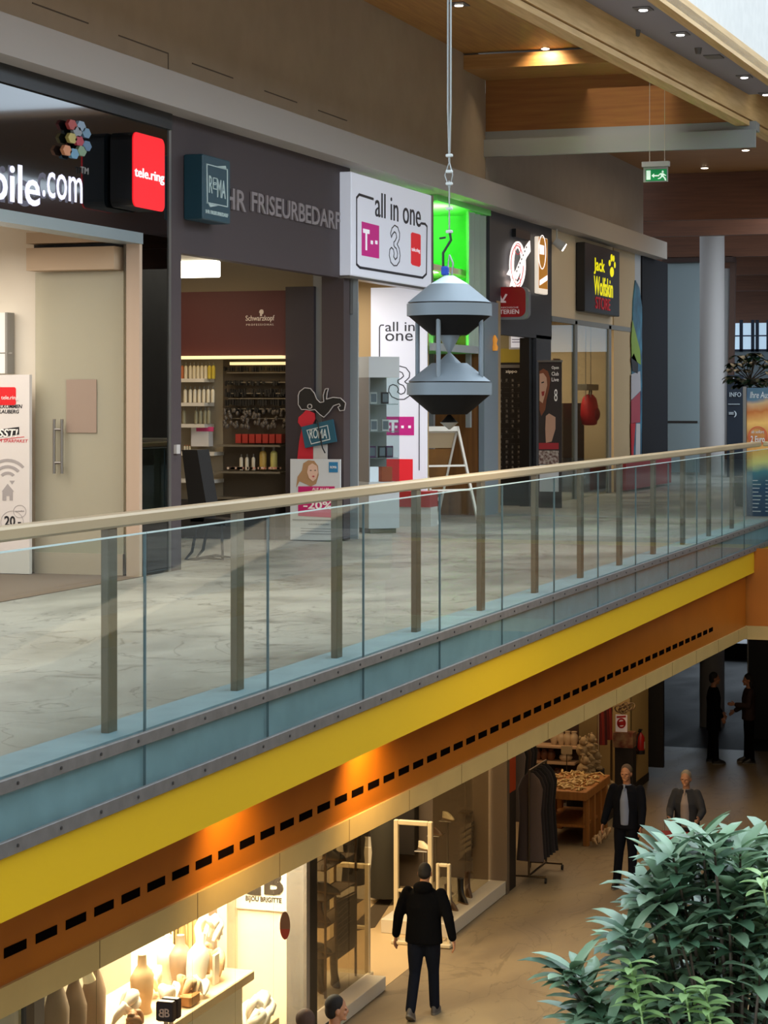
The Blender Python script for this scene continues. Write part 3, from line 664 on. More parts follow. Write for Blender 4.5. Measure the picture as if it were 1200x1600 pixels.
# lady cut-out and discount poster
yp = y5-.42
lc = thing('cutout_figure', 'cutout of a lady in red dress with flowing black hair and teal ROMA bag', 'cutout figure', (-8.85, yp, .7))
m_kk = mat('cutout_black', '#101014', .5); m_rr = mat('cutout_red', '#c01c30', .5); m_ol = mat('cutout_outline', '#b9b4b4', .5)
hair = [(466, 618), (468, 612), (476, 606), (485, 607), (491, 614), (495, 624), (500, 629), (506, 628), (505, 618), (508, 608), (513, 607), (511, 614), (510, 624), (520, 621), (532, 622), (540, 630), (538, 641), (531, 642), (528, 636), (532, 634), (530, 631), (521, 634), (514, 644), (506, 652), (500, 648), (492, 640), (484, 641), (478, 640), (471, 640), (466, 632)]
q = MB(); polyY(q, hair, yp, .012); q.build('hair', m_kk, lc)
cx_ = sum(p[0] for p in hair)/len(hair); cy_ = sum(p[1] for p in hair)/len(hair)
q = MB()
for i in range(len(hair)):
    q.tube([PY(*hair[i], yp-.01), PY(*hair[(i+1) % len(hair)], yp-.01)], .006, 5)
q.build('outline', m_ol, lc)
q = MB(); polyY(q, [(479, 640), (484, 642), (492, 646), (493, 655), (489, 663), (486, 672), (489, 690), (490, 718), (465, 718), (468, 690), (472, 668), (466, 660), (467, 652), (474, 646)], yp+.002, .012); q.build('dress', m_rr, lc)
q = MB(); polyY(q, [(472, 667), (521, 655), (527, 690), (478, 700)], yp-.012, .03); bag = q.build('shopping_bag', mat('bag_teal', '#1d5468', .5), lc)
q = MB()
for s_ in ([(479, 672), (512, 664), (512, 665.2), (479, 673.2)], [(479, 672), (480, 672), (487, 694), (486, 694)], [(511, 664), (512, 664), (516, 686), (515, 686)], [(486, 693), (516, 685.5), (516, 687), (486, 694.5)]): polyY(q, s_, yp-.044, .004)
textY(q, 'ROMA', 484, 511, 670, 685, yp-.044, .004, bold=.01); q.build('bag_print', mat('bag_print', '#c9d2d2', .5), bag)
q = MB().tube([PY(*t, yp-.05) for t in ((492, 662), (494, 655), (497, 662), (500, 680), (504, 700), (508, 708))], .008, 6); q.build('handle', m_kk, lc)
q = MB(); polyY(q, [(490, 697), (512, 694), (512, 718), (490, 718)], yp+.002, .01); q.build('skirt', mat('cutout_white', '#c8c6c4', .5), lc)
q = MB(); ring(q, 484, 635, 4, 1.3, yp-.012); q.build('earring', m_ol, lc)
ps = thing('advert_poster', 'white poster stand with blonde portrait and pink 20 percent banner', 'poster', (-8.85, yp-.08, 0))
y6 = yp-.06
q = MB(); rY(q, 455, 533, 717, 843, y6, .03); q.build('panel', mat('poster_white', '#c9cdd0', .5), ps)
def P6(m, pts, nm, th=.004, off=.03): q = MB(); polyY(q, pts, y6-off, th); return q.build(nm, m, ps)
P6(mat('portrait_hair', '#a8825c', .6), [(468, 752), (463, 762), (465, 745), (472, 735), (474, 724), (482, 719), (491, 720), (497, 728), (498, 742), (494, 756), (486, 760)], 'hair')
P6(mat('portrait_skin', '#d8b4a0', .6), [(482, 728), (488, 724), (495, 728), (497, 738), (494, 748), (489, 752), (483, 747), (480, 738)], 'face', .004, .034)
q = MB(); 
for cx, cy, rx, ry in ((485.5, 735, 1.6, .7), (492.5, 735, 1.6, .7)): polyY(q, [(cx+rx*math.cos(t), cy+ry*math.sin(t)) for t in [i*.785 for i in range(8)]], y6-.038, .002)
q.build('eyes', m_kk, ps)
P6(mat('lips_red', '#b0404a', .5), [(487, 744), (490, 743), (492, 744), (490, 746)], 'lips', .002, .038)
P6(mat('magenta_print', '#c01868', .5), [(466, 760), (523, 760), (523, 809), (466, 806)], 'pink_banner')
P6(mat('poster_blue', '#2878a8', .5), [(514, 722), (528, 722), (528, 738), (514, 738)], 'blue_logo')
q = MB(); textY(q, '-20%', 474, 519, 783, 795, y6-.034, .004, bold=.02); textY(q, 'AUF ALLES', 488, 514, 762, 766, y6-.034, .004); textY(q, 'ROMA', 516, 526, 728, 732, y6-.034, .004); q.build('banner_text', MATS['print_white'], ps)
q = MB(); rY(q, 457, 533, 811, 813, y6-.03, .004); textY(q, 'NUR FÜR KURZE ZEIT', 482, 515, 817, 820, y6-.03, .003)
for i in range(3): rY(q, 470, 520, 825+4*i, 826+4*i, y6-.03, .003)
q.build('small_print', mat('print_mid', '#7c8288', .6), ps)
# --- shop 3: all in one
sg = thing('light_box_sign', 'white all in one light box sign with magenta T, outlined 3 and red square', 'sign', (XW, 25.6, 2.6))
c2 = XW+.14
a = PX(549, 268, c2); b = PX(674, 0, c2); z0 = PX(549, 430, c2).z
MB().bbox(XW-.02, c2, a.y, b.y, z0, a.z, .01).build('housing', mat('lightbox_white', '#d4d8e4', .4, emit=.38), sg)
MB().box(XW-.02, c2+.01, b.y, b.y+.06, z0-.02, a.z).box(XW-.02, c2-.02, a.y, b.y, z0-.03, z0).build('frame', m_steel, sg)
m_ink = mat('ink_grey', '#2b2d38', .5)
L = MB(); textX(L, 'all in one', 586, 657, 299, 338, c2, .006, bold=-.0)
def lineX(mb, pts, w, c):
    for (x0, y0), (x1, y1) in zip(pts, pts[1:]):
        p, r = PX(x0, y0, c), PX(x1, y1, c); dd = (r-p); dd.x = 0; n_ = Vector((0, -dd.z, dd.y)).normalized()*w/2; e_ = dd.normalized()*w*.3
        mb.prism([p-n_-e_, r-n_+e_, r+n_+e_, p+n_-e_], (.004, 0, 0))
lineX(L, [(583, 311), (561, 304), (557, 309), (557, 413), (562, 418), (660, 434), (666, 428), (667, 354), (664, 350), (658, 349)], .03, c2)
L.build('lettering', m_ink, sg)
m_mag = mat('magenta_lit', '#b8207c', .5, emit=.4); m_rlit = mat('red_lit', '#d82430', .5, emit=.4); m_wlit = mat('white_lit', '#e8e8f0', .5, emit=.5)
L = MB(); polyX(L, [(565, 346), (592, 353), (592, 404), (565, 399)], c2, .004); L.build('magenta_square', m_mag, sg)
L = MB(); textX(L, 'T', 567, 577, 357, 390, c2+.003, .004, bold=.03)
for x in (579, 586): polyX(L, [(x, 375.5), (x+3.4, 376.3), (x+3.4, 382), (x, 381.2)], c2+.003, .004)
L.build('t_mark', m_wlit, sg)
L = MB(); polyX(L, [(642, 365), (644, 363), (655, 366), (657, 368), (657, 414), (655, 417), (644, 414), (642, 411)], c2, .004); L.build('red_square', m_rlit, sg)
L = MB(); textX(L, 'tele.ring', 643, 656, 386, 394, c2+.003, .004, bold=.01); L.build('red_square_text', m_wlit, sg)
def three(mb, f, ox, oy, sx, sy_):
    o3 = [(.12, .2), (.25, .07), (.5, 0), (.78, .05), (.95, .2), (.93, .34), (.78, .44), (.72, .47), (.92, .58), (1, .75), (.93, .9), (.7, 1), (.42, 1), (.15, .92), (0, .75), (.05, .6), (.2, .55), (.38, .6), (.45, .7), (.4, .78), (.55, .85), (.72, .8), (.76, .7), (.66, .58), (.5, .54), (.42, .5), (.42, .42), (.55, .38), (.68, .3), (.62, .2), (.48, .16), (.3, .22), (.2, .3), (.12, .2)]
    pts = [(ox+x*sx, oy+y*sy_) for x, y in o3]; f(mb, pts)
L = MB(); three(L, lambda mb, p: lineX(mb, p, .014, c2), 608, 352, 17, 63); L.build('outlined_three', m_ink, sg)
struct(MB().box(XW-.3, XW+.02, PX(549, 0, XW).y, PX(558, 0, XW).y, 0, 2.75), 'trim_46', MATS['frame_grey'])
# lit glass wall panel with logos, facing the walkway
y7 = yc_-.03
pn = thing('lit_wall_panel', 'tall white lit wall panel with all in one, 3 and magenta T logos', 'panel', (-9, y7, 0))
q = MB(); rY(q, 581, 668, 450, 815, y7, .04); q.build('panel', mat('panel_lit', '#dfe2f0', .4, emit=.36), pn)
def lineY(mb, pts, w, c):
    for (x0, y0), (x1, y1) in zip(pts, pts[1:]):
        p, r = PY(x0, y0, c), PY(x1, y1, c); dd = (r-p); n_ = Vector((-dd.z, 0, dd.x)).normalized()*w/2
        mb.prism([p-n_, r-n_, r+n_, p+n_], (0, -.004, 0))
q = MB(); textY(q, 'all in', 602, 648, 503, 518, y7-.04, .004); textY(q, 'one', 602, 645, 521, 533, y7-.04, .004)
lineY(q, [(600, 508), (595, 508), (593, 511), (593, 735)], .015, y7-.04); lineY(q, [(655, 560), (655, 735)], .012, y7-.04)
three(q, lambda mb, p: lineY(mb, p, .012, y7-.04), 607, 572, 35, 52); q.build('lettering', m_ink, pn)
q = MB(); rY(q, 602, 647, 651, 680, y7-.04, .004); q.build('magenta_band', m_mag, pn)
q = MB(); textY(q, 'T', 606, 622, 656, 676, y7-.045, .004, bold=.03)
for x in (606, 617, 627, 638): rY(q, x, x+4, 665, 669, y7-.045, .004)
q.build('t_mark', m_wlit, pn)
q = MB(); rY(q, 602, 645, 717, 755, y7-.04, .004); q.build('red_block', m_rlit, pn)
# phone display tower
cb = thing('display_tower', 'glazed white display tower of phones in front of the lit panel', 'display cabinet', (-8.68, 25.6, 0))
q0 = PZ(590, 832, 0); bx_, by_ = q0.x, q0.y
R45 = Matrix.Translation((bx_, by_, 0)) @ Matrix.Rotation(math.radians(42), 4, 'Z')
def TB(): q = MB(); q.M = R45; return q
h_ = .2; m_tw = mat('tower_white', '#bfc4c6', .45)
TB().box(-h_, h_, -h_, h_, .06, .62).build('base', m_tw, cb); TB().box(-h_+.03, h_-.03, -h_+.03, h_-.03, 0, .06).build('plinth', mat('plinth_dark', '#6b6448', .6), cb)
TB().box(-h_, h_, -h_, h_, 1.88, 2.13).build('header', m_tw, cb)
for i, z in enumerate((.9, 1.22, 1.55)): TB().box(-h_+.01, h_-.01, -h_+.01, h_-.01, z, z+.012).build('shelf', glass('shelf_glass', '#d8e4e4', .8, milky=.15), cb)
TB().box(-h_+.0, -h_+.012, -h_, h_, .62, 1.88).box(-h_, h_, h_-.012, h_, .62, 1.88).build('back_panel', mat('tower_grey', '#8f8d8c', .5), cb)
TB().box(-h_, h_, -h_, -h_+.006, .62, 1.88).box(h_-.006, h_, -h_, h_, .62, 1.88).build('glass_pane', glass('clear_pane', '#eef4f4', .8), cb)
m_ph = mat('phone_black', '#26222a', .3); m_phw = mat('phone_pale', '#cfc9c6', .4); m_php = mat('phone_plum', '#5c2a58', .4)
for i, (x, y, z, m, l) in enumerate(((-.08, -.05, 1.562, m_phw, 'pale phone box on the top glass shelf of the tower, left'), (.06, -.08, 1.562, m_ph, 'dark phone box on the top glass shelf of the tower, right'),
      (-.07, -.04, 1.232, m_phw, 'grey phone box on the middle glass shelf of the tower, left'), (.07, -.07, 1.232, m_phw, 'grey phone box on the middle glass shelf of the tower, right'),
      (-.1, -.06, .912, m_php, 'plum phone box on the lowest glass shelf, leftmost'), (.02, -.08, .912, m_ph, 'dark phone box on the lowest glass shelf, middle one'), (.12, -.08, .912, m_php, 'plum phone box on the lowest glass shelf, rightmost'))):
    M_ = R45 @ Matrix.Translation((x, y, z)); q = MB(); q.M = M_; q.box(-.045, .045, -.015, .015, 0, .14)
    o = tag(q.build('phone_box', m), l, 'box'); q = MB(); q.M = M_; q.box(-.035, .035, -.018, -.015, .02, .12); q.build('screen', mat('screen_grey', '#767c86', .2), o)
for x, m, l in ((-.12, m_wlit, 'white leaflet box at the foot of the tower glazing'), (.06, mat('box_orange', '#b85430', .5), 'orange leaflet box at the foot of the tower glazing')):
    q = MB(); q.M = R45 @ Matrix.Translation((x, -.1, .621)); q.bbox(-.07, .07, -.05, .05, 0, .18, .004); tag(q.build('leaflet_box', m), l, 'box')
plainbox('counter', 'low white counter with red top behind the A-board', 'counter', 622, 684, 790, 829, yc_-.25, .3, mat('counter_white', '#c4c4c0', .5))
q = MB(); rY(q, 622, 684, 766, 790, yc_-.25, .32); tag(q.build('counter_top', mat('counter_red', '#9c2424', .4)), 'red top of the low white counter', 'countertop')  # red top slab of the counter
# A-board
ab = thing('a_board', 'white framed A-board with amber poster standing on the walkway', 'sign board', tuple(PZ(680, 818, 0)))
ao = PZ(682, 815, 0); AM = Matrix.Translation(ao) @ Matrix.Rotation(math.radians(-40), 4, 'Z')
H_ = 1.26; wd = .34; sp = .5
def slant(side, u, t): # u: -1..1 along the hinge (local y), t: 0 foot .. 1 top
    return Vector((side*sp*(1-t), u*wd, H_*t))
m_fr = mat('frame_white', '#d5d0c6', .4)
for side, nm in ((-1, 'front'), (1, 'rear')):
    q = MB(); q.M = AM
    for u in (-1, 1): q.prism([slant(side, u*.94-.05, 0), slant(side, u*.94+.05, 0), slant(side, u*.94+.05, 1), slant(side, u*.94-.05, 1)], (.03, 0, .0))
    for t0_, t1_ in (((.93, 1), (.2, .24)) if side < 0 else ((.95, 1), (.58, .6), (.33, .35))): q.prism([slant(side, -.95, t0_), slant(side, .95, t0_), slant(side, .95, t1_), slant(side, -.95, t1_)], (.03, 0, 0))
    q.build('frame', m_fr, ab)
q = MB(); q.M = AM; q.prism([slant(-1, -.92, .22), slant(-1, .92, .22), slant(-1, .92, .76), slant(-1, -.92, .76)], (.02, 0, 0)); q.build('poster', mat('amber_poster', '#8a5a22', .35, noise=.3, nscale=3), ab)
q = MB(); q.M = AM; q.prism([slant(-1, -.92, .77), slant(-1, .92, .77), slant(-1, .92, .93), slant(-1, -.92, .93)], (.02, 0, 0)); q.build('header_strip', mat('strip_beige', '#b7a080', .5), ab)
q = MB(); q.M = AM
q.prism([slant(-1, -.2, .84)-Vector((.01, 0, 0)), slant(-1, .15, .88)-Vector((.01, 0, 0)), slant(-1, .5, .84)-Vector((.01, 0, 0)), slant(-1, .1, .82)-Vector((.01, 0, 0))], (.004, 0, 0)); q.build('swoosh_mark', m_kk, ab)

# --- green niche and wooden passage
m_green = mat('green_wall', '#7fd878', .8)
struct(MB().box(-9.5, -9.4, yc_+.1, yd_, 2.3, 4.28), 'wall_niche', m_green)
struct(MB().box(-9.45, XW+.02, yc_+.1, yd_, 4.2, 4.279), 'ceiling_niche', m_green)
struct(MB().box(-9.45, XW-.1, yd_-.2, yd_-.12, 2.3, 4.2), 'wall_niche_side', m_green)
struct(MB().box(-9.45, XW-.1, yc_+.1, yd_, 2.25, 2.3), 'trim_niche_sill', m_green)
q = MB(); n = 26; pts = []
for i in range(n+1):
    t = i/n; yy_ = PX(728, 0, XW-.05).y+(yd_-.02-PX(728, 0, XW-.05).y)*t; pts.append(Vector((XW-.05+.035*math.cos(t*math.pi*7), yy_, 2.35)))
for p, r in zip(pts, pts[1:]): q.prism([p, r, r+Vector((0, 0, 1.84)), p+Vector((0, 0, 1.84))], (.01, 0, 0))
tag(q.build('curtain', mat('grey_green_curtain', '#9cab9c', .8)), 'pleated pale curtain hanging at the green-lit niche', 'curtain')
struct(MB().box(XW-.06, XW, yc_, yd_, 2.25, 2.35), 'trim_47', MATS['frame_grey'])
m_brw = woodmat('amber_door_board', '#6d4520', '#8a5a2c', 2, .45)
q = MB(); rY(q, 672, 752, 500, 815, yd_-.3, .06); struct(q, 'door_2', m_brw)
for i, (p0, p1) in enumerate(((664, 680), (730, 737))): q = MB(); rY(q, p0, p1, 440, 815 if i == 0 else 668, yd_-.5, .08); struct(q, 'trim_%d' % (48+i), MATS['light_grey_post'])
q = MB(); rX(q, 748, 770, 470, 822, XW-.05, .08); struct(q, 'trim_50', mat('blue_grey_post', '#7b8790', .45))
q = MB(); rX(q, 770, 776, 470, 822, XW-.05, .06); struct(q, 'trim_51', mat('tan_post', '#a58a66', .5))

# --- shop 4: kiosk
fasc('wall_fascia_kiosk', 765, 862, 2.55, 4.28, m_anth)
struct(MB().box(XW-.2, XW, PX(838, 0, XW).y, PX(861, 0, XW).y, 0, 2.6), 'trim_52', m_anth)
struct(MB().box(XW-.2, XW-.05, PX(832, 0, XW).y, PX(840, 0, XW).y, 0, 2.55), 'trim_53', m_black)
c2 = XW+.06
sg = thing('ring_sign', 'bright white oval lit sign with slanted banner and red line rings', 'sign', (XW, 31.4, 2.6))
m_glow = mat('glow_white', '#fff4ee', emit=1.25); m_gred = mat('glow_red', '#d0303c', emit=.7)
def ellX(mb, cx, cy, rx, ry, w, c, th, n=32):
    for i in range(n):
        a0, a1 = 2*math.pi*i/n, 2*math.pi*(i+1)/n; f = lambda a, k: (cx+(rx-k)*math.cos(a), cy+(ry-k*1.6)*math.sin(a))
        mb.prism([PX(*f(a0, w), c), PX(*f(a0, 0), c), PX(*f(a1, 0), c), PX(*f(a1, w), c)], (th, 0, 0))
q = MB(); ellX(q, 808, 414, 12.5, 37, 6.5, c2, .012); polyX(q, [(803, 428), (821, 384), (827, 376), (828, 393), (822, 402), (807, 437)], c2+.014, .012); polyX(q, [(791, 429), (796, 420), (800, 432)], c2, .012); polyX(q, [(799, 436), (796, 448), (800, 446), (803, 450), (807, 442)], c2, .012)
q.build('ring', m_glow, sg)
q = MB(); ellX(q, 808, 414, 10, 31, .9, c2+.013, .002); ellX(q, 809, 389, 4.6, 9, .7, c2+.013, .002); ellX(q, 809, 441, 4.6, 8, .7, c2+.013, .002); q.build('red_rings', m_gred, sg)
q = MB()
for k in range(7): p = (807+k*2.5, 423-k*6.2); polyX(q, [(p[0]-.5, p[1]), (p[0]+.8, p[1]-1.5), (p[0]+1.4, p[1]+1), (p[0], p[1]+2.6)], c2+.027, .002)
q.build('banner_print', mat('print_mid2', '#6a6470', .6), sg)
MB().box(XW, c2, PX(800, 0, XW).y, PX(822, 0, XW).y, PX(800, 368, XW).z-.02, PX(800, 368, XW).z+.1).build('bracket', m_black, sg)
c2 = XW+.09; a = PX(842, 369, c2); b = PX(856, 0, c2); z0 = PX(842, 458, c2).z
sg = thing('light_box_sign', 'narrow upright light box with orange picture and white edge', 'sign', (XW+.2, (a.y+b.y)/2, z0))
MB().bbox(XW+.02, c2, a.y, b.y, z0, a.z, .01).build('housing', mat('glow_cream', '#fff0dc', emit=.7), sg)
q = MB(); polyX(q, [(842, 370), (855, 374), (855, 452), (842, 450)], c2, .006); q.build('picture', mat('glow_orange', '#c8842c', emit=.5), sg)
q = MB(); ellX(q, 847, 394, 6, 27, 1, c2+.005, .004); polyX(q, [(843, 382), (850, 384), (850, 398), (843, 397)], c2+.005, .004); polyX(q, [(843, 438), (855, 430), (855, 438), (843, 446)], c2+.005, .004); q.build('mark', m_glow, sg)
# lottery sign, projecting at right angles
ly = yd_+.6
sg = thing('blade_sign', 'red rounded blade sign reading LOTTERIEN with white check mark', 'sign', (-8.3, ly, 2.5))
def rpy(px0, px1, t, b, c, r=.06):
    p = PY(px0, t, c); s_ = PY(px1, b, c); return [(x, c, z) for x, z in rounded(p.x, s_.x, s_.z, p.z, r)]
MB().prism(rpy(751, 826, 449, 499, ly, .1), (0, .12, 0)).build('housing', mat('silver_box', '#8c8c90', .4, metal=.4), sg)
MB().prism(rpy(751, 821, 449, 495, ly-.01, .1), (0, .02, 0)).build('front_panel', mat('lotto_red', '#8c0c10', .35, emit=.12), sg)
q = MB(); textY(q, 'LOTTERIEN', 763, 811, 484, 491, ly-.012, .004, bold=.015); polyY(q, [(779, 462), (782, 461), (785, 468), (790, 459), (793, 460), (787, 470), (790, 470), (791, 473), (781, 473)], ly-.012, .004)
textY(q, 'ÖSTERREICHISCHE', 768, 810, 479, 482, ly-.012, .002); q.build('lettering', mat('lotto_print', '#d8c0c0', .5, emit=.15), sg)
# kiosk interior seen through the opening: olive wall, poster, displays
q = MB(); rY(q, 776, 832, 545, 567, ye_-.05, .05); struct(q, 'trim_54', mat('mustard_band', '#9a8a20', .6))
ps = thing('framed_poster', 'small white framed notice with a picture under the red blade sign', 'poster', (-8.6, ye_-.8, 1.9))
q = MB(); rY(q, 796, 828, 501, 546, ye_-.9, .03); q.build('frame', mat('frame_pale', '#b8bcc8', .4), ps)
q = MB(); rY(q, 798.5, 825.5, 504, 543, ye_-.93, .005); q.build('sheet', mat('sheet_white', '#dfe2f0', .5, emit=.4), ps)
q = MB(); polyY(q, [(801, 515), (812, 510), (822, 516), (815, 524), (804, 525)], ye_-.936, .003); rY(q, 800, 824, 530, 531, ye_-.936, .003); rY(q, 800, 818, 534, 535, ye_-.936, .003); q.build('print', mat('print_violet', '#5c5468', .5), ps)
zd = thing('display_cabinet', 'tall black glazed zippo lighter display cabinet with rows of lighters', 'display cabinet', (-8.7, ye_-.5, 0))
y8 = ye_-.6
q = MB(); rY(q, 775, 826, 567, 805, y8, .25); q.build('body', mat('cabinet_black', '#141414', .3), zd)
q = MB(); rY(q, 777, 825, 570, 575, y8-.25, .03); q.build('top_rail', mat('rail_dull', '#5c5854', .4), zd)
q = MB(); textY(q, 'zippo', 790, 808, 578, 584, y8-.25, .005, bold=.02); q.build('lettering', mat('print_cream2', '#cfc8bc', .5), zd)
random.seed(11); q = MB(); q2 = MB()
for i in range(5):
    for j in range(19):
        x = 779+i*9.4; y = 592+j*8
        rY(q2, x, x+7, y+5, y+5.6, y8-.25, .004)
        if random.random() < .8: rY(q, x+2, x+4.2+random.random()*1.5, y, y+4.2, y8-.25, .01)
q.build('lighters', mat('lighter_metal', '#8a8883', .3, metal=.7, noise=.6, nscale=25, col2='#2c2a28'), zd, kind='stuff', label='rows of small metal lighters'); q2.build('shelf_edges', mat('edge_dark', '#3c3a38', .4), zd)
nr = thing('newspaper_rack', 'narrow rack of magazines to the right of the lighter cabinet', 'rack', (-8.5, ye_-.3, 0))
q = MB(); rY(q, 827, 837, 590, 805, y8+.1, .1); q.build('frame', mat('rack_brown', '#2c2824', .5), nr)
q = MB()
for j in range(12): rY(q, 827.5, 836, 596+j*15, 606+j*15, y8-.0, .01)
q.build('magazines', mat('magazine_mix', '#7a7870', .5, noise=.6, nscale=20, col2='#35302c'), nr, kind='stuff', label='overlapping magazines')
fg = thing('figure_lamp', 'small orange lit figure on the tan post beside the red blade sign', 'lamp', tuple(PX(773, 548, XW+.05)))
p = PX(773, 548, XW+.05); MB().lathe([(.04, p.z), (.05, p.z+.05), (.03, p.z+.1), (.045, p.z+.16), (.01, p.z+.22)], p.x, p.y, 12).build('body', mat('orange_glow', '#e09030', emit=.35), fg)
# portrait roll-up
c3 = 32.0
ps = thing('roll_up_banner', 'dark roll-up banner with auburn-haired woman portrait and red strip', 'banner', (-8.3, c3-.1, 0))
q = MB(); rY(q, 842, 878, 566, 793, c3, .02); q.build('panel', mat('banner_dark', '#2e2624', .5), ps)
q = MB(); rY(q, 841, 879, 563, 566, c3+.01, .05); q.build('top_bar', m_steel, ps)
def PB(m, pts, nm, off=.02): q = MB(); polyY(q, pts, c3-off, .003); return q.build(nm, m, ps)
PB(mat('hair_auburn', '#7a4428', .6), [(843, 580), (849, 576), (856, 580), (860, 592), (858, 608), (854, 624), (852, 640), (846, 650), (843, 640)], 'hair')
PB(mat('banner_skin', '#c09880', .6), [(843, 584), (849, 583), (854, 590), (855, 602), (852, 615), (848, 630), (843, 626)], 'face', .024)
PB(m_kk, [(846, 597), (850, 596), (850, 598), (846, 599)], 'eye', .028)
PB(mat('lips2', '#8c2c24', .5), [(846, 612), (851, 611), (850, 618), (847, 619)], 'lips', .028)
PB(mat('hand_skin', '#b89078', .6), [(853, 650), (858, 646), (868, 652), (868, 670), (862, 690), (853, 692), (852, 670)], 'hand', .022)
PB(mat('strip_red', '#a02830', .5), [(842, 692), (873, 692), (873, 702), (842, 702)], 'red_strip')
PB(mat('strip_pattern', '#a89c94', .5, noise=.6, nscale=30, col2='#5c3c34'), [(842, 704), (873, 704), (873, 725), (842, 725)], 'picture_strip')
q = MB()
for i, (a_, b_2) in enumerate((('Open', 572), ('Club', 581), ('Live', 590))): textY(q, a_, 862, 873, b_2, b_2+6, c3-.02, .003, bold=.01)
textY(q, '8', 866, 871, 608, 627, c3-.02, .003); q.build('lettering', MATS['print_white'], ps)
q = MB(); rY(q, 843, 873, 726, 768, c3-.02, .003); q.build('white_block', MATS['poster_white'], ps)

# --- shop 5: outdoor outfitter
struct(MB().box(XW-.05, XW-.01, PX(861, 0, XW).y, yf_, 2.92, 4.28), 'wall_fascia_cream', m_cream)
c2 = XW+.15; a = PX(914, 378, c2); b = PX(968, 0, c2); z0 = PX(914, 486, c2).z
sg = thing('sign_box', 'black projecting sign box with yellow Jack Wolfskin lettering and paw', 'sign', (XW+.2, (a.y+b.y)/2, z0))
MB().bbox(XW+.003, c2, a.y, b.y, z0, a.z, .01).build('housing', mat('jw_black', '#12100f', .4), sg)
m_yl = mat('yellow_lit', '#f0e800', emit=.8)
L = MB(); textX(L, 'Jack', 928, 945, 402, 428, c2, .003, bold=.02); textX(L, 'Wolfskin', 928, 957.5, 430, 460, c2, .003, bold=.015); L.build('letters', m_yl, sg)
L = MB()
for cx, cy, rx, ry in ((956, 425, 3, 8), (952.5, 411, 1.6, 5), (955.5, 403, 1.6, 6), (958.6, 404, 1.4, 5), (960.5, 414, 1.3, 5)):
    polyX(L, [(cx+rx*math.cos(t), cy+ry*math.sin(t)) for t in [i*math.pi/6 for i in range(12)]], c2, .003)
L.build('paw_mark', m_yl, sg)
L = MB(); textX(L, 'STORE', 930, 953, 463, 482, c2, .01, bold=.01); L.build('small_letters', mat('red_glow', '#a01020', emit=.35), sg)
# track spot lamp
p = PX(876, 384, XW+.13); tl_ = thing('track_spotlight', 'small white spot lamp under the bulkhead beside the black sign', 'spotlight', tuple(p))
MB().cyl(p+Vector((-.1, 0, .08)), p+Vector((.04, .05, -.02)), .06, .08, 14).build('head', m_white, tl_); MB().cyl(p+Vector((.04, .05, -.02)), p+Vector((.05, .054, -.026)), .065, n=14).build('lens', m_lamp, tl_)
MB().cyl(p+Vector((-.06, 0, .06)), p+Vector((-.06, 0, .3)), .012).build('stem', m_white, tl_)
y0s, y1s = PX(861, 0, XW).y, yf_
for i, px in enumerate((897, 950)):
    struct(MB().box(XW-.04, XW+.02, PX(px, 0, XW).y, PX(px+3.5, 0, XW).y, 0, 2.9), 'trim_%d' % (55+i), mat('mullion_grey', '#8a8a86', .4, metal=.4))
struct(MB().box(XW-.04, XW+.02, y0s, y1s, 2.84, 2.92), 'trim_57', MATS['mullion_grey'])
m_cg = glass('shop_glass', '#e4e8e4', .9)
struct(MB().box(XW-.01, XW, y0s, PX(897, 0, XW).y, 0, 2.84), 'window_2', m_cg)
struct(MB().box(XW-.01, XW, PX(900.5, 0, XW).y, PX(950, 0, XW).y, 0, 2.84), 'window_3', m_cg)
q = MB(); rX(q, 953, 986, 376, 780, XW-.06, .07); struct(q, 'trim_58', mat('sand_panel', '#b09c78', .6))
q = MB(); rX(q, 986, 1003, 395, 780, XW-.06, .062); struct(q, 'trim_59', mat('pale_panel', '#a8aeb4', .5))
# contents of the window
y10 = 37.0
bp = PX(921, 640, XW-.55)
bk = thing('backpack', 'red rucksack hanging in the outdoor shop window', 'backpack', tuple(bp))
rm = MB(); rm.M = Matrix.Translation(bp); rm.loft([(0, 0, -.28, .08, .09), (0, 0, -.26, .13, .17), (0, 0, -.1, .16, .21), (0, 0, .08, .15, .2), (0, 0, .2, .12, .16), (0, 0, .27, .06, .09)], 18)
rm.build('body', mat('pack_red', '#b80f18', .6), bk)
rm = MB(); rm.M = Matrix.Translation(bp); rm.ell((.13, 0, -.08), (.06, .13, .12)); rm.build('front_pocket', mat('pack_dark_red', '#8c0c14', .6), bk)
rm = MB(); rm.M = Matrix.Translation(bp)
for s_ in (-.09, .09): rm.tube([(.0, s_, .2), (.02, s_, .32), (0, 0, .42)], .012, 6)
rm.build('strap', m_kk, bk)
q = MB()
for px in (915, 923): p = PX(px, 490, XW-.5); q.tube([p, Vector((p.x, p.y, PX(px, 625, XW-.5).z))], .008, 6)
tag(q.build('hanging_cables', m_steel), 'pair of thin display cables hanging in the outdoor shop window', 'cables')
q = MB(); p = PX(909, 600, XW-.55); r = PX(927, 610, XW-.55); q.bbox(p.x-.1, p.x+.1, p.y, r.y, r.z, p.z, .01); tag(q.build('display_box', mat('box_grey', '#7c766c', .5)), 'small grey display box hanging over the red rucksack', 'box')
q = MB(); p = PX(906, 630, XW-.55); r = PX(938, 790, XW-.55); q.box(p.x-.35, p.x-.3, p.y, r.y, 0, p.z); q.box(p.x-.35, p.x+.1, p.y, r.y, 0, .5); tag(q.build('display_stand', mat('stand_brown', '#4c4238', .6)), 'dark brown display stand under the red rucksack', 'stand')
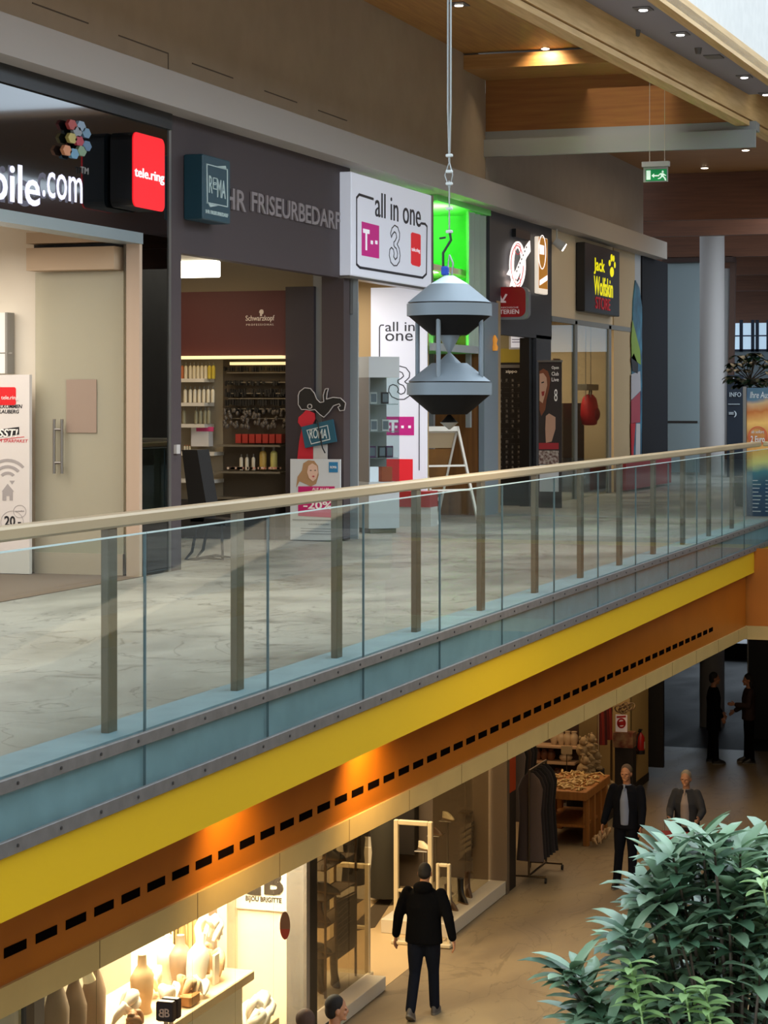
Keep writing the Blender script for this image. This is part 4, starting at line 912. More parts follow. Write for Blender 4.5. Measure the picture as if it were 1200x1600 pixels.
def garment(name, lab, base, w, h, m, dpt=.12, cat='garment', grp=None):
    q = MB(); q.M = Matrix.Translation(base)
    q.loft([(0, 0, 0, w*.55, dpt*.6), (0, 0, h*.1, w*.52, dpt*.62), (0, 0, h*.55, w*.42, dpt*.55), (0, 0, h*.82, w*.5, dpt*.5), (0, 0, h*.93, w*.36, dpt*.35), (0, 0, h, w*.12, dpt*.2)], 14)
    o = tag(q.build(name, m), lab, cat, grp); return o
m_gar = mat('jacket_brown', '#4c3a30', .8); m_gar2 = mat('jacket_grey', '#4a4a48', .8); m_gar3 = mat('jacket_blue', '#405468', .8)
for px, py, w, h, m, l in ((874, 725, .45, .9, m_gar, 'brown jacket hanging behind the portrait banner'), (884, 720, .36, .85, m_gar3, 'blue-grey jacket hanging left of the red rucksack')):
    p = PX(px, py, XW-1.25); garment('jacket', l, p, w, h, m, .3)
    q = MB(); q.cyl((p.x, p.y, 0), (p.x, p.y, p.z+.05), .015); tag(q.build('stand_pole', m_steel), 'thin pole carrying the %s' % l.split(' hanging')[0], 'stand')
q = MB(); rX(q, 864, 874, 560, 590, XW-1.4, .02); tag(q.build('wall_picture', mat('picture_brown', '#5a4030', .6)), 'small brown picture on the cream wall behind the shop glass', 'picture')
# board artwork on the pale panel
sb_ = thing('sail_board', 'tall pointed board with blue, green, white and red artwork against the panel', 'board', (XW+.04, PX(995, 0, XW).y, 0))
bo = [(991, 438), (997, 450), (1001, 480), (1001, 640), (1000, 745), (987, 748), (985, 640), (986, 520), (987.5, 470)]
q = MB(); polyX(q, bo, XW+.004, .028); q.build('board', mat('board_teal', '#3a7894', .4, noise=.5, nscale=3, col2='#1c3c54'), sb_)
for nm, pts, c in (('green_field', [(986, 530), (988, 500), (1000, 548), (1001, 570), (987, 560)], '#7c9c34'), ('black_field', [(986, 560), (990, 552), (997, 570), (996, 584), (988, 580)], '#15161a'), ('white_field', [(986, 585), (1000, 580), (1001, 610), (986, 625)], '#a8a8b0'), ('pink_field', [(986, 626), (1000, 612), (1000, 660), (986, 662)], '#9c3c4c'), ('red_field', [(985.5, 662), (993, 660), (990, 700), (989, 748), (987, 748)], '#b01424'), ('pale_field', [(994, 662), (1000, 662), (1000, 745), (992, 746)], '#b8b8bc')):
    q = MB(); polyX(q, pts, XW+.032, .004); q.build(nm, mat(nm, c, .5), sb_)
# dark end pillar with red foot
struct(MB().box(XW-.5, XW+.03, PX(1001, 0, XW).y, PX(1041, 0, XW).y, 0, 4.28), 'trim_60', mat('navy_pillar', '#15161c', .85, spec=.2))
q = MB(); rX(q, 973, 1044, 722, 766.5, -8.2, .06); tag(q.build('red_barrier', mat('barrier_red', '#7c1824', .5)), 'low dark red panel at the foot of the navy pillar', 'panel')

# --- far end of the upper floor
def column(x, y, r, z0, z1, lab, m):
    q = MB().lathe([(r, z0), (r, z1)], x, y, 28); return tag(q.build('round_column', m), lab, 'column')
m_col = mat('column_grey', '#a39f9e', .65)
column(-8.39, 47.3, .265, 0, 5.5, 'pale round column on the upper floor beyond the shops', m_col)
column(-8.39, 47.3, .265, GF, zb, 'pale round column on the dim ground floor', m_col)
q = MB(); rY(q, 1030, 1095, 412, 740, 49, .1); struct(q, 'wall_panel', mat('blue_grey_wall', '#8c9ba0', .6))
q = MB(); rY(q, 1030, 1090, 657.5, 661, 48.9, .01); struct(q, 'trim_61', mat('brown_line', '#2c2420', .6))
q = MB(); polyY(q, [(1143, 405), (1151, 405), (1145, 720), (1138, 720)], 50, .2); struct(q, 'trim_62', mat('brown_post', '#5a4238', .6))
q = MB(); polyY(q, [(1134, 420), (1143, 420), (1138, 700), (1132, 700)], 50, .15); struct(q, 'trim_63', mat('pale_post', '#9c9a9a', .6))
q = MB(); rY(q, 1040, 1150, 404, 412, 48.9, .4); struct(q, 'trim_64', mat('dark_head', '#3a2620', .6))
# glazed end with bright daylight
m_sky = mat('window_daylight', '#bcd8ee', emit=.9)
wn = struct(MB().box(-13, 4, 59.8, 59.85, PY(1150, 548, 59.8).z, PY(1150, 505, 59.8).z), 'window_4', m_sky)
q = MB()
for px in (1156, 1174, 1181, 1198): rY(q, px, px+5, 500, 550, 59.7, .06)
rY(q, 1140, 1215, 524, 526, 59.7, .04); rY(q, 1135, 1215, 546, 549, 59.7, .06)
struct(q, 'window_frame', mat('navy_frame', '#24344c', .5))
q = MB(); rY(q, 1140, 1215, 549, 640, 59.75, .06); struct(q, 'wall_far_low', mat('far_pale', '#8fa0ac', .6))
ib_ = plainbox('info_board', 'dark blue notice board behind the foliage at the far end', 'notice board', 1137, 1162, 586, 745, 46, .1, mat('board_navy', '#1c2634', .5))
q = MB(); textY(q, '2.', 1140, 1152, 588, 597, 45.88, .01); rY(q, 1138, 1156, 631, 632, 45.88, .01); textY(q, '=)', 1139, 1151, 642, 652, 45.88, .01, bold=.02); textY(q, 'INFO', 1140, 1158, 613, 620, 45.88, .01)
q.build('print', mat('print_pale', '#aab4bc', .5, emit=.1), ib_)
# banner with sunset at the bridge
yb2 = 30.6
ps = thing('roll_up_banner', 'roll-up banner with orange sunset, blue foot and round 2 Euro badge', 'banner', (-3.8, yb2, 0))
q = MB(); rY(q, 1162, 1167, 604, 812, yb2+.02, .06); rY(q, 1162, 1262, 806, 812, yb2+.02, .14); q.build('frame', m_steel, ps)
q = MB(); rY(q, 1167, 1260, 606, 806, yb2, .01); pa = q.build('print', mat('banner_base', '#23405e', .45), ps)
# the printed picture: sunset sky colours as a ramp in height
m = MATS['banner_base']; nt = m.node_tree; b = nt.nodes['Principled BSDF']
g_ = nt.nodes.new('ShaderNodeNewGeometry'); sx_ = nt.nodes.new('ShaderNodeSeparateXYZ'); mr = nt.nodes.new('ShaderNodeMapRange'); cr = nt.nodes.new('ShaderNodeValToRGB'); nz = nt.nodes.new('ShaderNodeTexNoise'); ad = nt.nodes.new('ShaderNodeMath')
nt.links.new(g_.outputs['Position'], sx_.inputs[0]); mr.inputs['From Min'].default_value = 0; mr.inputs['From Max'].default_value = 1.8
nz.inputs['Scale'].default_value = 4; nt.links.new(g_.outputs['Position'], nz.inputs['Vector'])
ad.operation = 'MULTIPLY_ADD'; ad.inputs[1].default_value = .12; nt.links.new(nz.outputs['Fac'], ad.inputs[0]); nt.links.new(sx_.outputs['Z'], mr.inputs[0]); nt.links.new(mr.outputs[0], ad.inputs[2]); nt.links.new(ad.outputs[0], cr.inputs[0])
e = cr.color_ramp.elements; e[0].position = 0; e[0].color = lin('#1c3450'); e[1].position = 1; e[1].color = lin('#46637c')
for p_, c_ in ((.28, '#1f4468'), (.4, '#4d7f8c'), (.47, '#e0d080'), (.55, '#e8b060'), (.66, '#b8662c'), (.78, '#f0b868'), (.86, '#c0682c'), (.93, '#c8a078'), (.96, '#54708a')): x = e.new(p_); x.color = lin(c_)
nt.links.new(cr.outputs[0], b.inputs['Base Color'])
q = MB(); ring(q, 1184, 681, 15, 2, yb2-.012); ring(q, 1184, 681, 12, .8, yb2-.012); q.build('badge_ring', mat('badge_coral', '#d0603c', .5), ps)
q = MB(); textY(q, '2 Euro', 1173, 1195, 681, 691, yb2-.014, .003, bold=.02); textY(q, 'ab sofort', 1174, 1194, 672, 677, yb2-.014, .003); textY(q, 'Ihre Auszeit', 1172, 1215, 612, 622, yb2-.014, .003, shear=.2)
for i in range(9):
    rY(q, 1176, 1184+(i*5) % 7, 750+i*6, 751.5+i*6, yb2-.014, .002); rY(q, 1196, 1210, 750+i*6, 751.5+i*6, yb2-.014, .002)
q.build('lettering', mat('banner_print', '#d8d8d8', .5), ps)

# ================================================================== CEILING FITTINGS
def pl(px, py, z): p = PZ(px, py, z); return (p.x, p.y, z)
downlight(pl(717, 6, 6.3), 'downlight in the timber ceiling at the top, right of the hanging cable', .05, plate=.1)
downlight(pl(852, 74, 6.3), 'downlight in the timber ceiling just before the cross beam', .05)
spot('beam_downlight', (PZ(852, 74, 6.3).x, 28.4, 6.27), (PZ(852, 74, 6.3).x, 28.7, 5.95), 22, WARM, 125, .7, .03)
for px, py, l in ((1005, 13, 'topmost downlight of the grey ceiling strip'), (1063, 52, 'second downlight of the grey ceiling strip, below the topmost'), (1163, 119, 'third lit downlight of the grey strip, near the beam end'), (1197, 146, 'last downlight of the grey strip at the right edge')):
    downlight(pl(px, py, z5), l, .045, m_lampw, plate=.09)
for px, py, l in ((1115, 88, 'unlit dark square spotlight plate in the grey ceiling strip'), ):
    p = pl(px, py, z5); tag(MB().box(p[0]-.1, p[0]+.1, p[1]-.14, p[1]+.14, z5-.012, z5).build('blank_plate', MATS['plate_grey']), l, 'ceiling plate')
for px, py, l in ((1101, 261, 'small lit downlight in the timber ceiling right of the exit sign'), (1165, 233, 'small lit downlight below the steel beam end')): downlight(pl(px, py, 5.88), l, .06, m_lamp)
for px, py, l in ((995, 47, 'small dark ceiling sensor beside the glulam beam'), (1091, 75, 'small hook-shaped sensor on the grey ceiling strip')):
    p = pl(px, py, z5); o = MB().cyl((p[0], p[1], z5-.07), (p[0], p[1], z5), .03, .045, 12).build('sensor', mat('sensor_grey', '#5a5654', .5)); tag(o, l, 'sensor')
# exit sign
ey = 29.0
ex = thing('exit_sign', 'green emergency exit sign with running figure and arrow, hung on two wires', 'exit sign', tuple(PY(1026, 285, ey)))
q = MB(); rY(q, 1005, 1047, 254, 262, ey+.03, .1); q.build('housing', mat('sign_grey', '#9b9a96', .5), ex)
q = MB(); rY(q, 1006, 1044, 262, 285, ey, .03); q.build('frame', MATS['sign_grey'], ex)
q = MB(); rY(q, 1009, 1042, 265, 283, ey-.03, .004); q.build('green_panel', mat('exit_green', '#0a8a4a', emit=.35), ex)
q = MB(); rY(q, 1010, 1016.5, 266.5, 281, ey-.034, .003)
polyY(q, [(1018, 274.5), (1022, 271), (1022, 273.5), (1030, 273.5), (1030, 275.5), (1022, 275.5), (1022, 278)], ey-.034, .003)
polyY(q, [(1035.5+1.6*math.cos(t), 268.2+1.9*math.sin(t)) for t in [i*.785 for i in range(8)]], ey-.034, .003)
for l_ in ([(1032, 270.5), (1037, 270.5), (1037, 275), (1033, 276)], [(1037, 271), (1041, 274), (1040, 275), (1036, 273)], [(1032, 270.5), (1029, 273), (1030, 274), (1033, 272)], [(1034, 275), (1037, 275), (1040, 278), (1041, 282), (1039, 282), (1038, 279)], [(1033, 275), (1035, 276), (1032, 279), (1028, 280), (1028, 278.6), (1031, 277.6)]): polyY(q, l_, ey-.034, .003)
q.build('pictogram', mat('exit_white', '#d8f0e0', emit=.6), ex)
for px in (1015, 1038.5):
    p = PY(px, 254, ey-.02); MB().cyl(p, (p.x, p.y, 6.085), .004, n=6).build('wire', mat('wire_pale', '#b0a898', .5), ex)
# hanging double-cone loudspeaker
zc = 12.0; s_ = F/zc
lp = PD(702, 538, zc)
def zz(py): return EYE-(py-HOR)/s_
R = 66.5/s_
ls = thing('hanging_lantern', 'silver double-cone lantern with four rods hanging on a steel cable over the void', 'lantern', (lp.x, lp.y, zz(430)))
m_al = mat('aluminium_grey', '#80898f', .5, metal=.3); m_ald = mat('aluminium_shaded', '#1c1917', .7, spec=.1); m_alw = mat('aluminium_cap', '#dfeaf0', .45, metal=.1)  # shade under the lantern is put into the darker aluminium colour
def LT(prof, nm, m, n=48): return MB().lathe([(r*R, zz(y)) for r, y in prof], lp.x, lp.y, n).build(nm, m, ls)
LT([(.12, 431), (.45, 444)][::-1], 'cap', m_alw)
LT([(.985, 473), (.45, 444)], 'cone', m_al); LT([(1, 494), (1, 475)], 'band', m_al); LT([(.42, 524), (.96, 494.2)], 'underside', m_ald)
LT([(.95, 475), (.95, 473)], 'seam', m_black)
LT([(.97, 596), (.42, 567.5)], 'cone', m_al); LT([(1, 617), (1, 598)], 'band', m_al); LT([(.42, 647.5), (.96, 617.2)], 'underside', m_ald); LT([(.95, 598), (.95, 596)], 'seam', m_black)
LT([(.28, 567.5), (.03, 551)], 'small_cone', m_al); LT([(.03, 552), (.24, 526), (.24, 524)], 'inner_cone', m_al)
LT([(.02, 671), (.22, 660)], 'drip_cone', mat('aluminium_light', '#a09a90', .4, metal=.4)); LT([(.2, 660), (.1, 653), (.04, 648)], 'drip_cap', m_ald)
for k in range(4):
    t = TH+math.radians(-92+90*k); t = math.radians([-110, -24, 20, 158][k])+TH
    x, y = lp.x+R*.8*math.cos(t), lp.y+R*.8*math.sin(t); MB().cyl((x, y, zz(594)), (x, y, zz(500)), .0125, n=12).build('rod', m_al, ls)
cbm = mat('cable_steel', '#a8acaa', .35, metal=.6)
q = MB(); top = zz(-60); zt = zz(268)
for dx in (-.008, .008): q.tube([(lp.x+dx, lp.y, 9.8), (lp.x+dx, lp.y, zt+.35), (lp.x, lp.y, zt+.05)], .006, 6)
q.tube([(lp.x, lp.y, zt+.05), (lp.x-.025, lp.y, zt-.02), (lp.x, lp.y, zt-.1), (lp.x+.02, lp.y, zt-.02), (lp.x, lp.y, zt+.05)], .004, 5)
q.tube([(lp.x, lp.y, zt-.05), (lp.x, lp.y, zz(360))], .005, 6); q.build('cable', cbm, ls)
q = MB()
for py in (243, 268, 287, 326, 362): q.bbox(lp.x-.018, lp.x+.018, lp.y-.012, lp.y+.012, zz(py)-.008, zz(py)+.008, .003)
q.build('cable_clamps', mat('clamp_pale', '#d0d4d0', .4, metal=.3), ls)
q = MB().tube([(lp.x+.0, lp.y, zz(360)), (lp.x+.01, lp.y, zz(375)), (lp.x-.035, lp.y, zz(395)), (lp.x-.035, lp.y, zz(418))], .007, 8)
q.tube([(lp.x-.055, lp.y, zz(372)), (lp.x-.02, lp.y, zz(371))], .006, 6); q.build('hook', mat('hook_dark', '#3c4644', .35, metal=.7), ls)
q = MB().tube([(lp.x+.0, lp.y, zz(400)), (lp.x-.012, lp.y, zz(425)), (lp.x+.015, lp.y, zz(430)), (lp.x+.022, lp.y, zz(412)), (lp.x+.0, lp.y, zz(398))], .005, 6); q.build('carabiner', cbm, ls)
q = MB().bbox(lp.x-.042, lp.x-.005, lp.y-.02, lp.y+.02, zz(430), zz(416), .006); q.build('blue_tape', mat('tape_blue', '#1848b0', .5), ls)
# ================================================================== GROUND FLOOR
G = GF
def gy(px): return PX(px, 0, XS).y
m_gpane = glass('display_glass', '#eceee8', .8)
m_creamlit = mat('lit_cream_wall', '#efe0c8', .7)
yB = 22.25
struct(MB().box(-13.3, XS-.25, yB, yB+.15, G, zb), 'wall_jewellery_end', m_creamlit)
struct(MB().box(-11.5, -11.35, 6, yB, G, zb), 'wall_jewellery_back', mat('jewel_back', '#5e5a50', .7))
struct(MB().box(-13.3, -13.15, yB, 66, G, zb), 'wall_ground_back', mat('ground_back_wall', '#6e5c46', .8))
yD = gy(791)
struct(MB().box(-13.3, XS-.3, yD, yD+.15, G, zb), 'wall_shoe_end', mat('shoe_wall_brown', '#5a4c3e', .7))
struct(MB().box(-12.5, XS-.05, yB+.15, yD, G, G+.005), 'floor_shoe_shop', mat('cream_tiles', '#c0a67c', .45))
# jewellery shop: glazing with fine joints, frame posts, grey screens
for i, (a, b) in enumerate(((-60, 150), (151, 300), (301, 367), (368, 427), (428, 478))):
    struct(MB().box(XS-.006, XS+.006, gy(a), gy(b), G, zb), 'window_%d' % (5+i), m_gpane)
struct(MB().box(XS-.14, XS+.03, gy(36), gy(48), G, zb), 'trim_70', mat('frame_dark_bronze', '#4a4540', .45))
struct(MB().box(XS-.12, XS+.02, gy(50), gy(66), G, zb), 'trim_71', mat('frame_silver', '#7c7d7e', .4, metal=.4))
q = MB(); rY(q, -40, 38, 1500, 1640, 15.8, .1); struct(q, 'wall_pale_left', m_creamlit)
struct(MB().box(XS-.2, XS+.02, gy(480), gy(493), G, zb), 'trim_72', mat('frame_black_bronze', '#1c1714', .45))
struct(MB().box(XS-.2, XS+.03, gy(475), gy(480), G, zb), 'trim_73', mat('frame_alu', '#8d8884', .4, metal=.4))
q = MB(); rY(q, 314, 356, 1180, 1640, yB-.02, .12); struct(q, 'trim_74', mat('taupe_screen', '#9a8068', .7))
q = MB(); rY(q, 356, 371, 1180, 1640, yB-.0, .3); struct(q, 'trim_75', m_creamlit)
# shop name panel on the end wall
bb = thing('wall_sign', 'white wall panel with dark mirrored BB monogram and BIJOU BRIGITTE lettering', 'sign', (-8.8, yB-.03, -3))
q = MB(); rY(q, 371, 453, 1320, 1418, yB-.0, .03); q.build('panel', mat('sign_white2', '#e4dccc', .6), bb)
q = MB(); textY(q, 'B', 413, 443, 1358, 1397, yB-.03, .01, bold=.035)
vs0 = len(q.v); textY(q, 'B', 381, 411, 1358, 1397, yB-.03, .01, bold=.035)
mx_ = sum((PY(381, 1380, yB).x, PY(411, 1380, yB).x))
for i in range(vs0, len(q.v)): q.v[i].x = mx_-q.v[i].x
nf = [f[::-1] if min(f) >= vs0 else f for f in q.f]; q.f = nf
textY(q, 'BIJOU BRIGITTE', 384, 440, 1399, 1409, yB-.03, .006, bold=.02); q.build('lettering', mat('ink_brown', '#3a3028', .5), bb)
q = MB()
pts = [(445+8*math.cos(t), 1446+22*math.sin(t)) for t in [i*math.pi/12 for i in range(24)]]
polyX(q, [(445+8*math.cos(t), 1446+22*math.sin(t)) for t in [i*math.pi/12 for i in range(24)]], XS+.007, .003); dt = tag(q.build('round_sticker', mat('dot_taupe', '#8a6450', .5)), 'taupe oval sticker with red foot on the shop glass beside the BB panel', 'sticker')
q = MB(); polyX(q, [(445+8*math.cos(t), 1446+22*math.sin(t)) for t in [math.radians(15+15*i) for i in range(11)]], XS+.0105, .002); q.build('red_foot', mat('dot_red', '#b03c30', .5), dt)
# bright display: draped blocks, cloth-covered busts, scarves, BB cubes, spotlights
m_cloth = mat('white_cloth', '#efe6d8', .85, noise=.1, nscale=8); m_sand = mat('sand_cloth', '#c9a67c', .85); m_ped = mat('pedestal_cream', '#d2b48c', .6)
def at(px, py, x): return PX(px, py, x)
def bust(lab, base, h, m, lean=0, nm='bust'):
    q = MB(); q.M = Matrix.Translation(base) @ Matrix.Rotation(lean, 4, 'X')
    q.loft([(0, 0, 0, .1, .1), (0, 0, h*.1, .08, .09), (0, 0, h*.35, .1, .14), (0, 0, h*.62, .1, .17), (0, 0, h*.74, .07, .11), (0, 0, h*.82, .045, .05), (0, 0, h, .04, .045)], 16)
    return tag(q.build(nm, m), lab, 'display bust')
def rag(seed, base, size, m, lab, n=6, cat='cloth', nm='draped_scarf'):
    """a soft, folded piece of fabric: overlapping bent tubes"""
    random.seed(seed); q = MB(); q.M = Matrix.Translation(base)
    for i in range(n):
        a = random.uniform(0, 6.28); r = size*random.uniform(.25, .6); pts = []
        for k in range(7): t = k/6; pts.append((r*math.cos(a+t*2.4)*(1-.3*t)*.7, r*math.sin(a+t*2.4), size*(.15+.55*math.sin(t*3.1))*random.uniform(.8, 1.1)+i*size*.06))
        w = size*random.uniform(.1, .2); q.tube(pts, [w*.4, w*.8, w, w*1.1, w, w*.8, w*.4], 8)
    return tag(q.build(nm, m), lab, cat)
def ped(lab, px0, px1, pt, x, dep, m, zlow=G):
    a = PX(px0, pt, x); b = PX(px1, pt, x); q = MB().bbox(x-dep, x, a.y, b.y, zlow, a.z, .01); return tag(q.build('display_plinth', m), lab, 'plinth')
TZ = -4.22                                                   # height of the display table top
def onT(px, x, z=None): v = PX(px, 0, x); return Vector((x, v.y, TZ+.001 if z is None else z))
tb_ = MB().bbox(XS-1.15, XS-.12, PX(178, 0, XS-.6).y, PX(330, 0, XS-.6).y, TZ-.1, TZ, .01); tj = tag(tb_.build('display_table', m_ped), 'long cream display table filling the jewellery window', 'table')
MB().box(XS-1.1, XS-.2, PX(185, 0, XS-.6).y, PX(322, 0, XS-.6).y, G, TZ-.1).build('skirting', m_creamlit, tj)
tb_ = MB().bbox(XS-1.2, XS-.15, PX(60, 0, XS-.6).y, PX(165, 0, XS-.6).y, G, -4.6, .01); tag(tb_.build('display_plinth', m_ped), 'low plinth under the dress forms at the bottom left', 'plinth')
tb_ = MB(); a_ = PX(312, 1500, XS-1.3); b_2 = PX(348, 1500, XS-1.3); tb_.bbox(XS-1.5, XS-1.2, a_.y, min(b_2.y, yB-.3), G, a_.z, .01); tag(tb_.build('screen_block', MATS['taupe_screen']), 'tan block standing behind the white busts', 'block')
lb = MB(); rX(lb, 205, 262, 1420, 1575, XS-1.25, .06); tag(lb.build('lit_panel', mat('lit_panel_hot', '#fff0d0', emit=2.2)), 'glowing white light panel in the jewellery window', 'light panel')
for p0_, p1_, l, m_ in ((264, 283, 'cream hanging drape right of the glowing panel', 'cream_drape'), (288, 313, 'second cream drape, right of the tan scarf', 'cream_drape')):
    lb = MB(); pts = [PX(p0_+(p1_-p0_)*k/10, 1400, XS-1.2+.02*math.sin(k*2.1)) for k in range(11)]
    for u_, v_ in zip(pts, pts[1:]): lb.prism([u_, v_, Vector((v_.x, v_.y, TZ-.2)), Vector((u_.x, u_.y, TZ-.2))], (.012, 0, 0))
    tag(lb.build('drape', mat(m_, '#e8cc90', .8, noise=.15, nscale=3, stretch=(1, 8, .3))), l, 'drape')
lb = MB(); lb.tube([at(285, 1440, XS-1.1), at(286, 1480, XS-1.08), at(284, 1540, XS-1.1)], [.03, .045, .035], 8); tag(lb.build('brown_scarf', mat('scarf_brown', '#a87c4c', .8)), 'long tan scarf hanging between the two cream drapes', 'scarf')
bust('white cloth-covered bust bending forward at the middle of the window', onT(303, XS-.4), .55, m_cloth, -.35)
bust('white bust standing upright behind the leaning one', onT(322, XS-.85), .5, m_cloth, .1)
bust('second white bust near the glowing panel', onT(262, XS-.8), .45, m_cloth, 0)
rag(21, onT(330, XS-.5)+Vector((0, 0, .28)), .26, m_cloth, 'white gathered cloth heaped on top of the busts', 8)
rag(22, onT(333, XS-.35), .3, m_sand, 'sand-coloured scarf hanging down beside the busts')
rag(23, onT(290, XS-.3), .26, m_sand, 'sand-coloured folded cloth at the foot of the busts')
rag(31, onT(262, XS-.35), .24, m_cloth, 'white folded cloth lying in front of the glowing panel')
rag(32, onT(310, XS-.25), .2, m_cloth, 'white cuff-shaped cloth at the front edge of the table')
rag(24, PX(400, 1600, XS-.3)-Vector((0, 0, .1)), .36, m_cloth, 'white crumpled cloth heap at the bottom edge before the white wall', 8)
rag(25, onT(320, XS-.6), .2, mat('bead_mix', '#c8a07c', .5), 'small heap of beads and chains beside the tan shelf', 9, 'jewellery', 'bead_heap')
rag(26, onT(236, XS-.7), .26, mat('lace', '#e8d8c0', .8), 'pale lace draped below the glowing panel')
rag(27, onT(196, XS-.5), .32, m_cloth, 'white cloth roll at the left end of the display table')
rag(33, onT(214, XS-.3), .2, mat('bead_brown', '#9a6c48', .5), 'brown bead necklace heap at the left end of the display table', 8, 'jewellery', 'bead_heap')
bq_ = MB().bbox(XS-.9, XS-.3, PX(375, 0, XS-.6).y, yB-.1, G, PX(400, 1600, XS-.3).z-.1, .01); tag(bq_.build('display_plinth', m_ped), 'cream plinth under the crumpled cloth heap by the white wall', 'plinth')
for i, (px, h, m, l) in enumerate(((88, 1.25, m_taupe, 'tall taupe dress form at the left of the window'), (116, 1.15, mat('form_brown', '#7a6450', .8), 'brown dress form second from left'), (146, 1.2, MATS['taupe_screen'], 'tan dress form third from left'))): bust(l, onT(px, XS-.7, -4.599), h, m, 0, 'dress_form')
bust('slim grey bottle-shaped bust left of the white busts', onT(282, XS-.6), .5, mat('bust_grey', '#a08c78', .6))
bust('tan draped bust under the dark glass reflection', onT(222, XS-.55), .55, m_sand)
for dx, l in ((0, 'front dark brown cube with mirrored BB monogram in the window'), (.0, 'rear dark brown cube standing behind the BB cube')):
    k = 0 if l.startswith('front') else 1
    yk = 16.9+.18*k; p = PY(243+8*k, 1592-5*k, yk); r = PY(270+8*k, 1567-5*k, yk)
    q = MB().bbox(p.x, r.x, yk, yk+.08, p.z-.02, r.z, .01); cu_ = tag(q.build('monogram_cube', mat('cube_brown', '#2c1c18', .4)), l, 'display cube')
    q = MB().cyl(((p.x+r.x)/2, yk+.04, TZ), ((p.x+r.x)/2, yk+.04, p.z-.02), .02); q.build('stand', m_ped, cu_)
    if not k:
        q = MB(); textY(q, 'B', 257, 265, 1576, 1589, 16.9, .003, bold=.01); v0 = len(q.v); textY(q, 'B', 248, 256, 1576, 1589, 16.9, .003, bold=.01)
        mx_ = PY(248, 1580, 16.9).x+PY(256, 1580, 16.9).x
        for i in range(v0, len(q.v)): q.v[i].x = mx_-q.v[i].x
        q.build('monogram', mat('mono_pale', '#d8bca8', .5), cu_)
q = MB(); q.bbox(XS-.3, XS-.27, PX(335, 0, XS-.3).y-.06, PX(335, 0, XS-.3).y+.06, TZ, TZ+.3, .004); tag(q.build('price_sleeve', m_cloth), 'white upright paper tag leaning in front of the beads', 'tag')
q = MB(); q.M = Matrix.Translation(onT(297, XS-.22)); q.bbox(-.06, .06, -.12, .12, 0, .12, .02); tag(q.build('handbag', mat('bag_tan', '#a8743c', .6)), 'tan open handbag at the foot of the white busts', 'bag')
sp_ = thing('spotlight', 'pale lit spot lamp at the top left of the jewellery window', 'spotlight', tuple(at(133, 1527, XS-.5)))
p = at(133, 1527, XS-.5); MB().cyl(p+Vector((0, 0, .1)), p+Vector((.03, .03, -.04)), .04, .06, 12).build('head', mat('lamp_pale', '#e8d0a0', emit=.5), sp_); MB().cyl(p+Vector((0, 0, .1)), (p.x, p.y, zb-.1), .012).build('stem', m_ped, sp_)

# --- shoe shop
m_pl = mat('plinth_white', '#cfc6b2', .5)
def plinth(x0, x1, y0, y1, h, lab):
    return tag(MB().bbox(x0, x1, y0, y1, G+.006, G+h, .006).build('display_plinth', m_pl), lab, 'plinth')
plinth(-9.35, XS, 22.6, 24.86, .17, 'low white plinth under the shoe rack, nearest the bottom')
plinth(-9.25, XS, 27.5, yD-.02, .19, 'long low white plinth behind the walking man')
for i, (a, b) in enumerate(((22.6, 24.2), (24.2, 24.9), (27.5, 29.0), (29.0, yD-.1))):
    struct(MB().box(XS-.24, XS-.23, a+.01, b-.01, G+.19, zb), 'window_%d' % (11+i), glass('shoe_glass', '#d8d2c4', 1.0))
struct(MB().box(-12.3, -10.1, 28.2, 30.2, G+.005, G+.012), 'floor_mat', mat('mat_dark', '#3a3227', .9))
mtq = MB(); p = [PZ(540, 1458, G), PZ(586, 1450, G), PZ(618, 1400, G), PZ(596, 1403, G)]
mtq.prism([v+Vector((0, 0, .006)) for v in p], (0, 0, .006)); tag(mtq.build('door_mat', mat('mat_brown', '#4a3c28', .9)), 'dark door mat on the cream floor between the gates', 'mat')
def gate(lab, px0, px1, pt, pb, th=.06):
    c = PZ((px0+px1)/2, pb, G).y; a = PY(px0, pb, c); b = PY(px1, pt, c); z0, z1 = G+.006, b.z
    o = thing('security_gate', lab, 'security gate', ((a.x+b.x)/2, c, G+.006)); m = mat('gate_cream', '#cdbf9c', .45)
    MB().bbox(a.x, a.x+th, c-.03, c+.03, z0, z1, .008).bbox(b.x-th, b.x, c-.03, c+.03, z0, z1, .008).bbox(a.x+th, b.x-th, c-.03, c+.03, z1-th, z1, .008).build('frame', m, o)
    zm = z0+(z1-z0)*.42; MB().box(a.x+th, b.x-th, c-.025, c+.025, zm, zm+.035).build('cross_bar', m, o)
    MB().bbox(a.x-.02, b.x+.02, c-.09, c+.09, z0, z0+.05, .01).build('base', m, o)
gate('cream security gate standing on the shop floor left of the walking man', 516, 578, 1350, 1524)
gate('taller cream security gate seen above the walking man', 616, 676, 1284, 1476)
gate('narrow pale security gate to the right of the tall one, behind the glass', 682, 704, 1350, 1480, .04)
